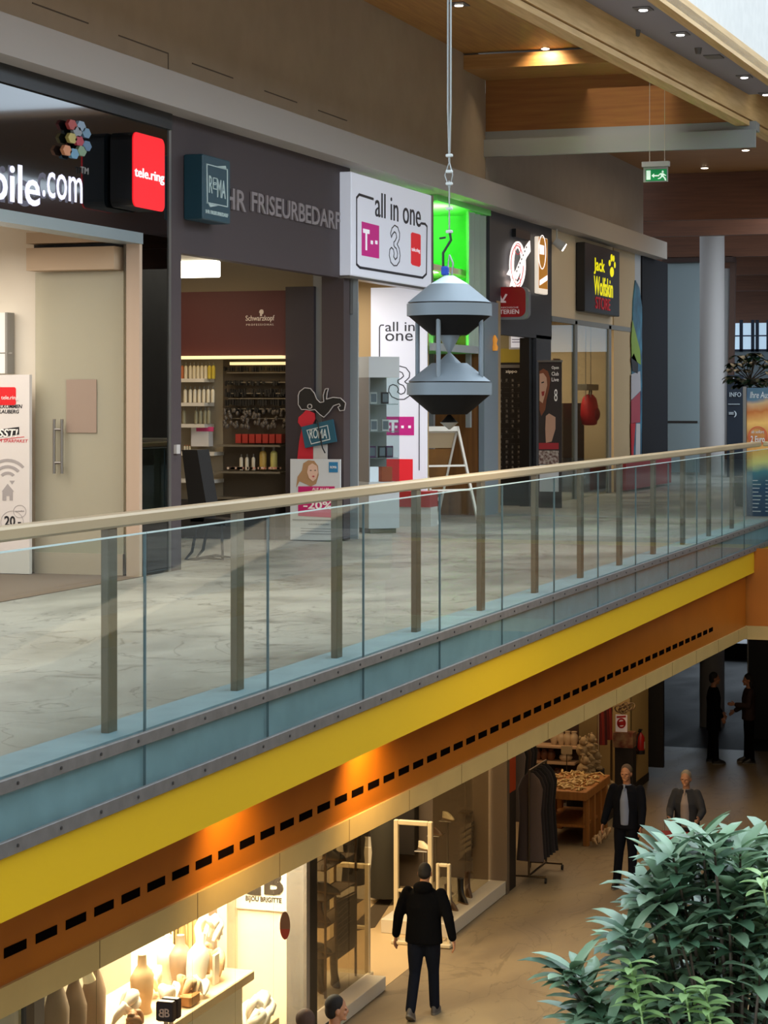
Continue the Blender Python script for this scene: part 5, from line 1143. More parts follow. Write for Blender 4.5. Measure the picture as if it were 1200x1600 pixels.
# shoe rack with shelves and shoes, black sign board
rk = thing('shoe_rack', 'slim metal shoe rack with wire shelves on the near white plinth', 'rack', (-8.77, 24.2, G+.17))
m_rk = mat('rack_metal', '#5c4c38', .35, metal=.7)
rx0, rx1, ry0, ry1 = -8.9, -8.64, 23.7, 24.75; zt = -3.0; q = MB()
for x in (rx0, rx1):
    for y in (ry0, ry1): q.box(x-.012, x+.012, y-.012, y+.012, G+.17, zt)
q.build('post', m_rk, rk)
zl = [G+.62, G+.97, G+1.27, G+1.62, G+2.0]
q = MB()
for z in zl: q.box(rx0, rx1, ry0, ry0+.012, z, z+.012).box(rx0, rx1, ry1-.012, ry1, z, z+.012).box(rx0, rx0+.012, ry0, ry1, z, z+.012).box(rx1-.012, rx1, ry0, ry1, z, z+.012).box(rx0+.02, rx1-.02, ry0+.03, ry1-.03, z+.002, z+.008)
q.build('shelf', m_rk, rk)
def shoe(lab, base, rz, m, boot=False, sc=1, grp=None):
    o = thing('boot' if boot else 'shoe', lab, 'boot' if boot else 'shoe', tuple(base), grp); R_ = Matrix.Translation(base) @ Matrix.Rotation(rz, 4, 'Z') @ Matrix.Scale(sc, 4)
    q = MB(); q.M = R_ @ Matrix.Translation((0, .0, 0)); q.loft([(0, .02, 0, .042, .14), (0, .02, .02, .042, .14)], 16); q.build('sole', mat('sole_tan', '#6a5236', .6), o)
    q = MB(); q.M = R_
    if boot: q.loft([(0, .02, .02, .04, .135), (0, .0, .07, .036, .11), (0, -.04, .11, .035, .07), (0, -.06, .2, .038, .055), (0, -.06, .32, .042, .06)], 16)
    else: q.loft([(0, .02, .02, .04, .135), (0, .01, .05, .036, .12), (0, -.02, .075, .03, .09), (0, -.05, .1, .026, .055)], 16)
    q.build('upper', m, o); return o
m_sb = mat('shoe_black', '#120f0d', .4); m_sbr = mat('shoe_brown', '#4a3220', .5); m_sw = mat('shoe_pale', '#c8bc9c', .5)
zq = zl
shoe('black lace-up shoe on the top shelf of the rack', (-8.77, 24.3, zq[3]+.013), -1.9, m_sb, sc=1.3)
shoe('black flat shoe on the second shelf from the top, under the top shoe', (-8.77, 24.1, zq[2]+.013), -1.8, m_sb, sc=1.2)
shoe('brown ankle boot on the middle shelf of the rack', (-8.77, 23.95, zq[1]+.013), -1.9, m_sbr, True, .8)
shoe('small black shoe on the lower shelf of the rack', (-8.77, 23.95, zq[0]+.013), -2.0, m_sb)
shoe('black tall boot on the plinth, left one of the pair under the rack', (-8.8, 24.0, G+.171), -2.6, m_sb, True, 1.2)
shoe('black tall boot on the plinth, right one of the pair under the rack', (-8.74, 24.3, G+.171), -2.6, m_sb, True, 1.2)
q = MB(); p = PX(526, 1408, XS-.38); r = PX(555, 1393, XS-.38); z0 = PX(526, 1498, XS-.38).z
c3 = XS-.325
q.prism([PX(526, 1410, c3), PX(526, 1498, c3), PX(555, 1476, c3), PX(555, 1396, c3)], (.02, 0, 0))
sb2 = tag(q.build('chalk_board', mat('board_slate', '#2c2824', .6, noise=.4, nscale=14, col2='#4c463e')), 'framed black board with chalk writing hung on the shoe rack', 'board')
q = MB()
for j in range(8):
    y_ = 1418+j*8.5; q.prism([PX(529, y_, c3+.02), PX(529, y_+1.3, c3+.02), PX(550-(j*7) % 9, y_-13, c3+.02), PX(550-(j*7) % 9, y_-14, c3+.02)], (.002, 0, 0))
q.build('chalk_lines', mat('chalk', '#847c6e', .8), sb2)
q = MB()
fr_ = [(525, 1408), (525, 1500), (556, 1477), (556, 1393)]
for i in range(4): q.tube([PX(*fr_[i], c3+.01), PX(*fr_[(i+1) % 4], c3+.01)], .012, 6)
q.build('frame', m_rk, sb2)
# coats and mannequins inside
def coat(lab, px, pt, pb, x, w, m, nm='coat'):
    a = PX(px, pt, x); b = PX(px, pb, x); return garment(nm, lab, Vector((x, b.y, b.z)), w, a.z-b.z, m, .35)
m_coat = mat('coat_black', '#1a1612', .9); m_coat2 = mat('coat_olive', '#2e2a1e', .9)
for px, pt, pb, x, w, m, l in ((553, 1295, 1380, -9.7, .3, m_coat, 'dark coat hanging at the left inside the shoe shop'), (601, 1275, 1400, -9.75, .42, m_coat2, 'big dark coat hanging inside the shoe shop behind the gates')):
    o = coat(l, px, pt, pb, x, w, m); p = PX(px, pt, x)
    MB().cyl((p.x, p.y, p.z-.02), (p.x, p.y, zb-.02), .01, n=6).build('hanger_line', m_steel, o)
o = coat('red jacket hanging behind the big dark coat', 622, 1285, 1360, -10.4, .35, mat('coat_red', '#8c1a14', .8), 'jacket')
p = PX(622, 1285, -10.4); MB().cyl((p.x, p.y, p.z-.02), (p.x, p.y, zb-.02), .01, n=6).build('hanger_line', m_steel, o)
o = coat('dark coat with pale lapels hanging inside the tall gate view', 652, 1250, 1330, -10.6, .45, m_coat, 'coat'); p = PX(652, 1250, -10.6); MB().cyl((p.x, p.y, p.z-.02), (p.x, p.y, zb-.02), .01, n=6).build('hanger_line', m_steel, o)
tag(MB().bbox(-11.6, -10.2, 26.6, 27.4, G+.006, G+.55, .01).build('bench', m_pl), 'low cream bench in the middle of the shoe shop', 'bench')
tag(MB().bbox(-11.0, -9.9, 29.25, 29.95, G+.006, G+.75, .01).build('display_table', m_pl), 'cream display table behind the tall security gate', 'table')
q = MB().bbox(-10.7, -9.6, 31-.95, 31-.75+.1, G+.5, G+2.9, .01); struct(q, 'trim_76', mat('dark_back', '#241c14', .8))
# shoe displays by the end wall: stepped boxes and shoes on stands
random.seed(4)
for i in range(3):
    x = -8.85; y = 28.1+.55*i; z = G+1.0+.1*i
    o = thing('shoe_stand', ('nearest', 'middle', 'farthest')[i]+' thin metal shoe stand on the long white plinth', 'stand', (x, y, G+.19))
    MB().cyl((x, y, G+.19), (x, y, z), .012, n=8).build('pole', m_steel, o); MB().bbox(x-.09, x+.09, y-.13, y+.13, z, z+.012, .003).build('plate', m_steel, o); MB().cyl((x, y, G+.19), (x, y, G+.2), .09, n=16).build('base', m_steel, o)
    shoe(('nearest', 'middle', 'farthest')[i]+' pale shoe shown on a thin stand on the long white plinth', (x, y, z+.013), -2.2, m_sw if i != 1 else m_sbr)
for i in range(4): shoe('%s dark boot standing on the long white plinth' % ('first', 'second', 'third', 'fourth')[i], (-8.5-.04*(i % 2), 27.9+.42*i, G+.191), -2.0-.2*i, (m_sb, m_sbr)[i % 2], True)
wr = thing('wall_rack', 'rack of folded grey goods on the brown end wall of the shoe shop', 'rack', (-8.7, yD-.15, G+1.4))
for k in range(5):
    q = MB(); y_ = 1285+k*9; q.prism([PY(722, y_+8, yD-.05), PY(741, y_-3, yD-.05), PY(741, y_+3, yD-.05), PY(722, y_+14, yD-.05)], (0, -.15, 0)); q.build('folded_cloth', mat('folded_grey', '#6a5f50', .8), wr)
q = MB(); rY(q, 722, 740, 1265, 1268, yD, .2); rY(q, 722, 740, 1340, 1342, yD, .2); q.build('shelf', m_rk, wr)
for px, py, l in ((770, 1199, 'upper glowing spot lamp at the top of the shoe shop window'), (769, 1220, 'lower glowing spot lamp just under the upper one')):
    p = PX(px, py, XS-.5-(.12 if py > 1205 else 0)); o = thing('spotlight', l, 'spotlight', tuple(p)); MB().ell(p, .055).build('bulb', mat('bulb_hot', '#fff0d0', emit=10), o); MB().cyl(p, (p.x, p.y, zb-.03), .012).build('stem', m_kk, o)
# --- orange and black portal, then clothes and gift shop
struct(MB().box(XS-.5, XS+.02, yD-.03, yD+.1, G, zb), 'trim_77', mat('alu_post_warm', '#7a6c5c', .4, metal=.4))
struct(MB().box(XS-.5, XS-.0, yD+.12, gy(806), G+1.4, zb), 'trim_78', mat('portal_orange', '#a83c08', .5))
struct(MB().box(XS-.5, XS-.0, yD+.12, gy(806), G, G+1.4), 'trim_79', mat('portal_dark', '#20160f', .6))
struct(MB().box(XS-.6, XS-.1, gy(806), gy(812), G, zb), 'trim_80', MATS['portal_dark'])
yE = gy(985)-.25
struct(MB().box(-13, XS-.0, yE+.2, yE+.35, G, zb), 'wall_gift_end', mat('gift_wall', '#a58c5c', .8))
struct(MB().box(XS-.1, XS, yE+.3, gy(1013), G+.15, zb), 'wall_extinguisher', mat('yellow_beige_wall', '#bb9a5e', .8))
struct(MB().box(XS-.1, XS+.01, yE+.3, gy(1013), G, G+.15), 'baseboard_ground', m_black)
q = MB(); rY(q, 1013, 1038, 1050, 1197, 40.6, .1); struct(q, 'trim_81', mat('dark_jamb', '#1c1712', .6))
# garment rail close to the portal
def zg(px, py): return PZ(px, py, G)
cr_ = zg(840, 1368)
gr = thing('garment_rail', 'wheeled garment rail hung with dark clothes beside the orange portal', 'clothes rail', tuple(cr_))
q = MB()
for dy in (-.5, .5): q.tube([(cr_.x, cr_.y+dy, G+.08), (cr_.x, cr_.y+dy, G+1.62)], .016, 8); q.tube([(cr_.x-.25, cr_.y+dy, G+.09), (cr_.x+.25, cr_.y+dy, G+.09)], .016, 8)
q.tube([(cr_.x, cr_.y-.5, G+1.62), (cr_.x, cr_.y+.5, G+1.62)], .016, 8); q.tube([(cr_.x, cr_.y-.5, G+.1), (cr_.x, cr_.y+.5, G+.1)], .016, 8); q.build('frame', m_rk, gr)
for dx in (-.25, .25):
    for dy in (-.5, .5): MB().cyl((cr_.x+dx-.012, cr_.y+dy, G+.04), (cr_.x+dx+.012, cr_.y+dy, G+.04), .04, n=14).build('wheel', m_kk, gr)
cols = ['#5c4c44', '#2a2220', '#241c1c', '#1c1816', '#2c2628', '#1a1618']
nms = ['grey-brown dress', 'black jacket', 'dark brown cardigan', 'black dress', 'dark grey jacket', 'black coat']
for i in range(6):
    b_ = Vector((cr_.x, cr_.y-.42+.17*i, G+.3)); o = garment('garment', nms[i]+' on the wheeled rail, '+('nearest end', 'second from the near end', 'third along', 'fourth along', 'fifth along', 'far end')[i], b_, .38, 1.28, mat('garment%d' % i, cols[i], .9), .1)
    MB().tube([b_+Vector((0, 0, 1.26)), b_+Vector((0, 0, 1.31)), b_+Vector((.02, 0, 1.33))], .006, 5).build('hanger', m_rk, o)
# second lower row
c4 = zg(868, 1330); gr = thing('garment_rail', 'second rail of dark trousers behind the wheeled rail', 'clothes rail', (c4.x-.5, c4.y, G))
x4 = c4.x-.55
MB().tube([(x4, c4.y-.45, G), (x4, c4.y-.45, G+1.75), (x4, c4.y+.45, G+1.75), (x4, c4.y+.45, G)], .016, 8).build('frame', m_rk, gr)
for i in range(5):
    o = garment('garment', ('patterned grey dress', 'black blouse', 'brown skirt', 'charcoal trousers', 'black pullover')[i]+' on the second rail of dark clothes', Vector((x4, c4.y-.36+.18*i, G+.5)), .34, 1.22, mat('garmentb%d' % i, ('#6a5c54', '#1c1816', '#3c2a1e', '#262224', '#181416')[i], .9), .1)
# wall shelving with crockery
xs_ = -10.6
gs = thing('gift_shelves', 'long wall shelves of crockery at the back of the gift shop', 'shelf unit', (xs_, 35.5, G))
zsh = []
for k, (p0, p1) in enumerate((((848, 1160), (910, 1166)), ((812, 1183), (905, 1191)), ((845, 1211), (890, 1214)))):
    c5 = yE-.9; z = PY(*p0, c5).z; zsh.append(z); a = PY(p0[0]-30, p0[1], c5); b = PY(p1[0], p1[1], c5); MB().box(a.x, b.x, c5-.35, c5, z-.035, z).build('shelf', mat('shelf_pinkish', '#b89878', .5), gs)
MB().box(PY(790, 0, yE-.5).x, PY(912, 0, yE-.5).x, yE-.9, yE-.86, G, G+2.7).build('back_panel', mat('gift_back', '#3a2418', .8), gs)
def pot(px, k, r, h, m, l, nm='vase', cat='vase'):
    c5 = yE-1.05; p = PY(px, 1160, c5); z = zsh[k]; q = MB().lathe([(r*.6, z), (r, z+h*.4), (r*.9, z+h*.7), (r*.55, z+h*.85), (r*.7, z+h)], p.x, c5, 14); return tag(q.build(nm, m), l, cat)
m_p1 = mat('pot_cream', '#b8a080', .5); m_p2 = mat('pot_red', '#a01c08', .5); m_p3 = mat('pot_brown', '#6a4028', .5)
for i, px in enumerate((866, 877, 887, 897)): pot(px, 0, .075, .24, m_p1, 'cream jug on the top gift shelf, %s from left' % ('first', 'second', 'third', 'fourth')[i], 'jug', 'jug')
for i, px in enumerate((817, 828)): pot(px, 1, .07, .26, m_p2, '%s red vase on the middle gift shelf' % ('left', 'right')[i])
for i, px in enumerate((840, 851, 861)): pot(px, 1, .08, .2, m_p3, 'brown box-shaped pot on the middle gift shelf, %s' % ('left', 'centre', 'right')[i], 'pot', 'pot')
pot(884, 1, .12, .14, m_p1, 'wide cream bowl on the middle gift shelf', 'bowl', 'bowl'); pot(872, 2, .09, .16, m_p3, 'brown pot on the lowest gift shelf, left', 'pot', 'pot'); pot(858, 2, .08, .14, m_p1, 'cream pot on the lowest gift shelf', 'pot', 'pot')
# small price boards
for px, py, w, h, x, l, m in ((856, 1215, 12, 18, None, 'small dark price board on a stand above the dark clothes', mat('board_umber', '#4c4034', .6)), (877, 1172, 17, 12, None, 'pale price card on a stand over the toy animals', mat('card_tan', '#a08c6c', .6))):
    c5 = 36.5; a = PY(px, py+h/2, c5); b = PY(px+w, py-h/2, c5); o = tag(MB().box(a.x, b.x, c5-.01, c5+.01, a.z, b.z).build('price_board', m), l, 'price card')
    MB().cyl(((a.x+b.x)/2, c5, G), ((a.x+b.x)/2, c5, a.z), .01, n=6).build('stand', m_rk, o)
# wooden table with small wares
tc = zg(905, 1312); m_tw = woodmat('table_wood', '#8a5620', '#a86c2c', 2, .5)
tb = thing('display_table', 'wooden display table heaped with pale trinkets in front of the gift shop', 'table', (tc.x-.15, tc.y, G))
tx, ty, hw, hd_, ht = tc.x-.15, tc.y+.2, .42, .85, .88
MB().bbox(tx-hw, tx+hw, ty-hd_, ty+hd_, G+ht-.14, G+ht, .01).build('tabletop', m_tw, tb)
for sx__ in (-1, 1):
    for yy__ in (-.75, -.25, .25, .75): MB().bbox(tx+sx__*(hw-.05)-.045, tx+sx__*(hw-.05)+.045, ty+yy__*hd_-.05, ty+yy__*hd_+.05, G, G+ht-.14, .005).build('leg', m_tw, tb)
MB().box(tx-hw+.05, tx+hw-.05, ty-hd_+.1, ty+hd_-.1, G+.3, G+.34).build('lower_shelf', m_tw, tb)
random.seed(9); q = MB()
for i in range(90):
    p = Vector((tx+random.uniform(-hw+.06, hw-.06), ty+random.uniform(-hd_+.06, hd_-.06), G+ht+.01)); a = random.uniform(0, 3.1); L_ = random.uniform(.04, .1); d_ = Vector((math.cos(a), math.sin(a), 0))*L_; h = random.uniform(.01, .05)
    q.tube([p-d_, p+Vector((0, 0, h)), p+d_+Vector((0, 0, .02))], random.uniform(.012, .022), 6)
o = q.build('trinket_heap', mat('trinkets', '#c8a868', .4, noise=.4, nscale=30, col2='#8a6830')); tag(o, 'heap of pale shiny trinkets lying on the wooden table', 'trinkets'); o['kind'] = 'stuff'
for i in range(3): rag(40+i, Vector((tx+hw+.12, ty-.65+.35*i, G+.02)), .16, m_sand, 'pale bag standing at the table foot, %s' % ('nearest', 'middle', 'farthest')[i], 5, 'bag', 'paper_bag')
# pile of pale toy animals behind the table
ac = zg(945, 1280)
bs = thing('toy_stand', 'tiered dark stand carrying pale knitted soft toys', 'stand', (ac.x-.25, ac.y-.15, G))
bx0, by0 = ac.x-.25, ac.y-.15
MB().bbox(bx0-.35, bx0+.35, by0-.7, by0+.7, G, G+.3, .01).build('lower_tier', mat('tier_dark', '#241a14', .7), bs); MB().bbox(bx0-.25, bx0+.17, by0-.5, by0+.5, G+.3, G+.8, .01).build('upper_tier', MATS['tier_dark'], bs)
random.seed(12); m_toy = mat('toy_wool', '#9c8460', .9, noise=.2, nscale=30)
for i, (dx, dy, z) in enumerate(((.0, -.4, .801), (.0, -.1, .801), (.05, .2, .801), (-.1, .4, .801), (-.05, -.25, 1.1), (0, .08, 1.1), (.28, -.5, .301), (.28, -.1, .301), (.28, .3, .301))):
    p = Vector((bx0+dx, by0+dy, G+z)); q = MB(); q.M = Matrix.Translation(p) @ Matrix.Rotation(random.uniform(-.6, .6), 4, 'Z')
    q.ell((0, 0, .1), (.1, .09, .11)); q.ell((.04, 0, .25), (.075, .075, .075)); q.ell((.1, 0, .23), (.04, .035, .03))
    for s_ in (-1, 1): q.ell((.02, s_*.06, .31), (.02, .025, .035)); q.ell((.09, s_*.06, .04), (.06, .03, .03)); q.ell((.07, s_*.09, .14), (.05, .025, .025))
    tag(q.build('soft_toy', m_toy), 'pale knitted soft toy sitting on the tiered dark stand', 'soft toy', 'soft toys on the tiered stand')
# rack of red goods, bin of wraps, poster with red emblem, extinguisher
p0 = zg(960, 1238); o = thing('goods_rack', 'rack hung with dark red scarves beside the poster stand', 'rack', (-8.55, 37.6, G))
rx_, ry_ = -8.52, 37.42
MB().tube([(rx_, ry_-.42, G), (rx_, ry_-.42, G+1.8), (rx_, ry_+.6, G+1.8), (rx_, ry_+.6, G)], .02, 8).build('frame', m_rk, o)
for i in range(5):
    y_ = ry_-.33+.2*i; q = MB().loft([(rx_, y_, G+1.1-.03*(i % 3), .05, .07), (rx_, y_, G+1.5, .04, .06), (rx_, y_, G+1.78, .02, .05)], 10)
    tag(q.build('scarf', mat('scarf%d' % (i % 3), ('#6c140c', '#8c2414', '#4c100c')[i % 3], .8)), 'dark red scarf hanging from the goods rack, %s from the near end' % ('first', 'second', 'third', 'fourth', 'fifth', 'sixth', 'seventh')[i], 'scarf')
px_, py_ = -8.4, 38.12
o = thing('poster_stand', 'stand with white card bearing a red round emblem below curled ribbon', 'sign', (px_, py_, G))
a = PY(962, 1143, py_); b = PY(980, 1117, py_)
MB().box(a.x, b.x, py_-.01, py_+.01, a.z, b.z).build('card', mat('card_white', '#d8c8c0', .6, emit=.12), o)
q = MB()
for i in range(24):
    t0_, t1_ = i*math.pi/12, (i+1)*math.pi/12; f = lambda t, r: (971+r*math.cos(t), 1130+r*1.15*math.sin(t)); polyY(q, [f(t0_, 4.6), f(t0_, 7), f(t1_, 7), f(t1_, 4.6)], py_-.01, .004)
polyY(q, [(966, 1128), (976, 1126), (976, 1133), (966, 1134)], py_-.01, .004); polyY(q, [(963.5, 1119), (978, 1118), (978, 1121), (963.5, 1122)], py_-.01, .004); q.build('emblem', mat('emblem_red', '#b01c1c', .5), o)
q = MB().box(a.x-.05, b.x+.1, py_, py_+.3, G+.9, a.z-.02); q.build('box_top', mat('floral_box', '#8a6c4c', .7, noise=.5, nscale=8, col2='#6a3024'), o)
MB().box(a.x-.02, b.x+.1, py_+.02, py_+.28, G, G+.9).build('pedestal', mat('tier_dark2', '#1c1410', .7), o)
random.seed(2); q = MB()
for i in range(8):
    c_ = Vector(((a.x+b.x)/2+random.uniform(-.25, .2), py_, b.z+.06+random.uniform(0, .1))); q.tube([c_+Vector((.06*math.cos(t), .03*math.sin(2*t), .06*math.sin(t))) for t in [k*.7 for k in range(10)]], .012, 6)
q.build('ribbon_bow', mat('ribbon_foil', '#8c7458', .3, metal=.6), o)
p = PX(1000, 1160, XS+.08); fe = thing('fire_extinguisher', 'red fire extinguisher with black hose on the yellow-beige wall', 'fire extinguisher', (p.x, p.y, PX(1000, 1177, XS+.08).z))
z0, z1 = PX(1000, 1176, XS+.08).z, PX(1000, 1147, XS+.08).z
MB().lathe([(.075, z0), (.085, z0+.02), (.085, z1-.06), (.05, z1), (.025, z1+.03)], p.x, p.y, 18).build('cylinder', mat('extinguisher_red', '#b01810', .35), fe)
MB().lathe([(.09, z0-.02), (.09, z0+.05)], p.x, p.y, 18).build('foot_ring', m_kk, fe)
MB().box(p.x-.02, p.x+.02, p.y-.1, p.y+.14, z1+.05, z1+.07).cyl((p.x, p.y, z1), (p.x, p.y, z1+.09), .025).build('valve_handle', m_kk, fe)
MB().tube([(p.x, p.y-.03, z1+.03), (p.x, p.y-.22, z1-.02), (p.x, p.y-.3, z1-.2), (p.x, p.y-.2, z0+.08), (p.x, p.y-.1, z0+.03)], .014, 8).build('hose', m_kk, fe)
MB().box(p.x+.08, p.x+.088, p.y-.04, p.y+.04, z0+.08, z0+.2).build('label_plate', mat('label_pale', '#c8b8a0', .5), fe)
# dim far part of the ground floor
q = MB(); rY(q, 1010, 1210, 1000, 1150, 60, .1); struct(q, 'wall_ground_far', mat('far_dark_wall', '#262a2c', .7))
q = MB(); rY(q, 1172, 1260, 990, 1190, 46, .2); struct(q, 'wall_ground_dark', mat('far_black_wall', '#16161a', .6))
q = MB(); rY(q, 1168, 1172, 990, 1100, 45.9, .05); struct(q, 'trim_82', m_steel)
# ================================================================== PEOPLE
def bake(mb, name, m, parent, voxel, smooth=4):
    me = bpy.data.meshes.new('tmp'); me.from_pydata([tuple(v) for v in mb.v], [], mb.f); me.update()
    o = bpy.data.objects.new('tmp', me); COL.objects.link(o)
    r = o.modifiers.new('r', 'REMESH'); r.mode = 'VOXEL'; r.voxel_size = voxel; r.use_smooth_shade = True
    s_ = o.modifiers.new('s', 'SMOOTH'); s_.factor = .5; s_.iterations = smooth
    dg = bpy.context.evaluated_depsgraph_get(); me2 = bpy.data.meshes.new_from_object(o.evaluated_get(dg))
    bpy.data.objects.remove(o); bpy.data.meshes.remove(me)
    off = WP[parent.name]; me2.transform(Matrix.Translation(-off)); me2.name = name
    me2.materials.clear(); me2.materials.append(m)
    ob = bpy.data.objects.new(name, me2); COL.objects.link(ob); ob.parent = parent; WP[ob.name] = off.copy(); return ob
def chain(mb, pts, rs, n=12):
    for p, r in zip(pts, rs): mb.ell(p, r, 12, 8)
    for i in range(len(pts)-1): mb.cyl(pts[i], pts[i+1], rs[i], rs[i+1], n)
def person(loc, head, H, lab, pose, top, legs_, shoes, hairm, skin, build=1.0, female=False, open_front=None, bald=False, coatlen=.0, hairlong=False):
    """joints in a local frame: +Y is where the person faces, Z up, unit height 1.75 m"""
    k = H/1.79; root = thing('person', lab, 'person', loc)
    M = Matrix.Translation(loc) @ Matrix.Rotation(head, 4, 'Z') @ Matrix.Scale(k, 4)
    g = pose.get; lean = g('lean', 0)
    hipz = .952-g('drop', 0); sh = 1.45-g('drop', 0); hw, sw_ = .09, (.185 if not female else .165)*build
    def V(x, y, z): return Vector((x, y, z))
    sh_y = lean*.5
    hip = {s: V(s*hw, 0, hipz) for s in (-1, 1)}; shd = {s: V(s*sw_, sh_y, sh) for s in (-1, 1)}
    J = {}
    for s in (-1, 1):
        f, kn, sp2 = g('leg%d' % s, (0, 0, .02)); kn_ = hip[s]+V(s*sp2*.4, .43*math.sin(f), -.43*math.cos(f)); a = f-kn
        an = kn_+V(s*sp2*.6, .42*math.sin(a), -.42*math.cos(a)); J[s] = (hip[s], kn_, an)
        e, w_, ab, fold = g('arm%d' % s, (0, .2, .1, 0)); el = shd[s]+V(s*.29*math.sin(ab), .29*math.sin(e)*math.cos(ab), -.29*math.cos(e)*math.cos(ab))
        b = e+w_; wr_ = el+V(s*.25*math.sin(ab*.6)-s*fold*.25, .25*math.sin(b), -.25*math.cos(b)*math.cos(ab*.3)); J[s] += (shd[s], el, wr_)
    hc = V(0, sh_y+lean*.25+g('heady', .02), sh+.215)
    # body (one surface): trunk, neck, head with face, arms, hands with fingers, legs
    q = MB(); q.M = M
    q.loft([(0, 0, hipz-.06, .14, .1), (0, 0, hipz+.05, .15, .1), (0, lean*.2, hipz+.22, .125, .09), (0, lean*.4, sh-.14, .15, .1), (0, sh_y, sh-.01, .14, .08), (0, sh_y, sh+.03, .06, .06)], 16)
    q.cyl((0, sh_y-.01, sh-.02), (0, hc.y-.01, hc.z-.06), .056, .052, 14)
    q.ell(hc+V(0, -.005, .02), (.075, .093, .1)); q.ell(hc+V(0, .03, -.045), (.056, .06, .065)); q.ell(hc+V(0, .072, -.09), (.028, .022, .018))
    q.ell(hc+V(0, .098, -.022), (.011, .016, .024)); q.ell(hc+V(0, .086, -.055), (.024, .012, .008)); q.ell(hc+V(0, .08, .012), (.06, .016, .012))
    for s in (-1, 1): q.ell(hc+V(s*.076, -.005, -.01), (.011, .02, .031)); q.ell(hc+V(s*.038, .068, -.03), (.02, .018, .018))
    for s in (-1, 1):
        h_, kn_, an, sd, el, wr_ = J[s]
        chain(q, [h_, kn_, an], [.075, .05, .035]); q.cyl(an, an+V(0, .1, -.06), .035, .028); chain(q, [sd, el, wr_], [.045, .036, .026])
        d = (wr_-el).normalized(); fw = V(0, 1, 0); side = d.cross(fw).normalized() if abs(d.y) < .95 else V(1, 0, 0)
        nrm = side.cross(d).normalized(); pc = wr_+d*.05
        for t in (-.024, -.008, .008, .024): q.cyl(wr_+d*.005, wr_+d*.088+nrm*t*1.15, .013, .0125, 8)
        inn = -side if (side.x*s > 0) else side
        for t, ln in ((-.027, .062), (-.009, .074), (.009, .07), (.027, .052)):
            b0_ = wr_+d*.088+nrm*t; m1 = b0_+d*ln*.5+inn*.008; m2 = m1+d*ln*.4+inn*.026; chain(q, [b0_, m1, m2], [.0095, .009, .008], 8)
        tb_ = wr_+d*.03+nrm*.026; chain(q, [tb_, tb_+d*.03+nrm*.028, tb_+d*.058+nrm*.03+inn*.012], [.012, .0105, .009], 8)
    bake(q, 'body', skin, root, .0065*k, 2)
    # eyes
    for s in (-1, 1):
        q = MB(); q.M = M; q.ell(hc+V(s*.03, .081, .0), (.011, .008, .008), 10, 6); q.build('eye', mat('eye_dark', '#1c1512', .3), root)
    # hair
    q = MB(); q.M = M
    if not bald: q.ell(hc+V(0, -.02, .042), (.083, .093, .095)); q.ell(hc+V(0, -.05, -.01), (.076, .062, .08))
    else: q.ell(hc+V(0, -.028, -.0), (.078, .083, .07)); q.ell(hc+V(0, -.012, .028), (.0775, .093, .0965))
    if hairlong: q.ell(hc+V(0, -.06, -.07), (.08, .055, .12)); q.ell(hc+V(0, -.02, .05), (.09, .095, .095))
    bake(q, 'hair', hairm, root, .009*k, 3)
    # trousers
    q = MB(); q.M = M
    q.loft([(0, 0, hipz-.1, .165*build, .115), (0, 0, hipz+.02, .17*build, .118), (0, lean*.1, hipz+.12, .15*build, .105)], 18)
    for s in (-1, 1): h_, kn_, an = J[s][:3]; chain(q, [h_+V(0, 0, -.02), (h_+kn_)/2, kn_, (kn_+an)/2, an+V(0, 0, .0)], [.094*build, .085*build, .068, .064, .06])
    bake(q, 'trousers', legs_, root, .011*k, 4)
    # jacket
    q = MB(); q.M = M; lo = hipz-.08-coatlen; bw = build
    q.loft([(0, 0, lo, .2*bw, .14), (0, 0, hipz+.05, .19*bw, .135), (0, lean*.2, hipz+.2, .18*bw, .13), (0, lean*.4, sh-.16, .205*bw, .14), (0, sh_y, sh-.03, .19*bw, .115), (0, sh_y, sh+.05, .1, .085)], 20)
    if g('hood'): q.ell(V(0, sh_y-.06, sh+.06), (.12, .085, .075)); q.ell(V(0, sh_y-.0, sh+.07), (.095, .09, .05))
    for s in (-1, 1):
        sd, el, wr_ = J[s][3:]; d = (wr_-el).normalized(); chain(q, [sd+V(-s*.01, 0, -.01), (sd+el)/2, el, (el+wr_)/2, wr_-d*.02], [.068, .068, .062, .056, .05])
    bake(q, 'jacket', top, root, .011*k, 4)
    if open_front:                                           # shirt shown between the jacket's open fronts
        q = MB(); q.M = M
        q.loft([(0, .02, hipz-.02, .1, .135), (0, .024+lean*.2, hipz+.2, .1, .135), (0, .025+lean*.4, sh-.16, .1, .14), (0, .01+sh_y, sh-.02, .07, .115), (0, sh_y, sh+.06, .066, .068)], 18)
        bake(q, 'shirt', open_front, root, .01*k, 3)
        q = MB(); q.M = M; q.prism([V(-.015, .1+sh_y, sh+.07), V(.015, .1+sh_y, sh+.07), V(.005, .12+sh_y, sh-.02), V(-.005, .12+sh_y, sh-.02)], (0, .02, 0)); q.build('collar', open_front, root)
    for s in (-1, 1):
        kn_, an = J[s][1:3]; a = g('foot%d' % s, 0); q = MB(); q.M = M @ Matrix.Translation(an) @ Matrix.Rotation(a, 4, 'X')
        q.loft([(0, .06, -.085, .046, .135), (0, .06, -.06, .048, .138), (0, .045, -.03, .045, .115), (0, .01, .0, .045, .07), (0, 0, .04, .045, .05)], 16); o = q.build('shoe', shoes, root)
        q = MB(); q.M = M @ Matrix.Translation(an) @ Matrix.Rotation(a, 4, 'X'); q.loft([(0, .06, -.1, .048, .14), (0, .06, -.078, .05, .142)], 16); q.build('sole', mat('sole_pale', '#6c665c', .7), o)
    return root
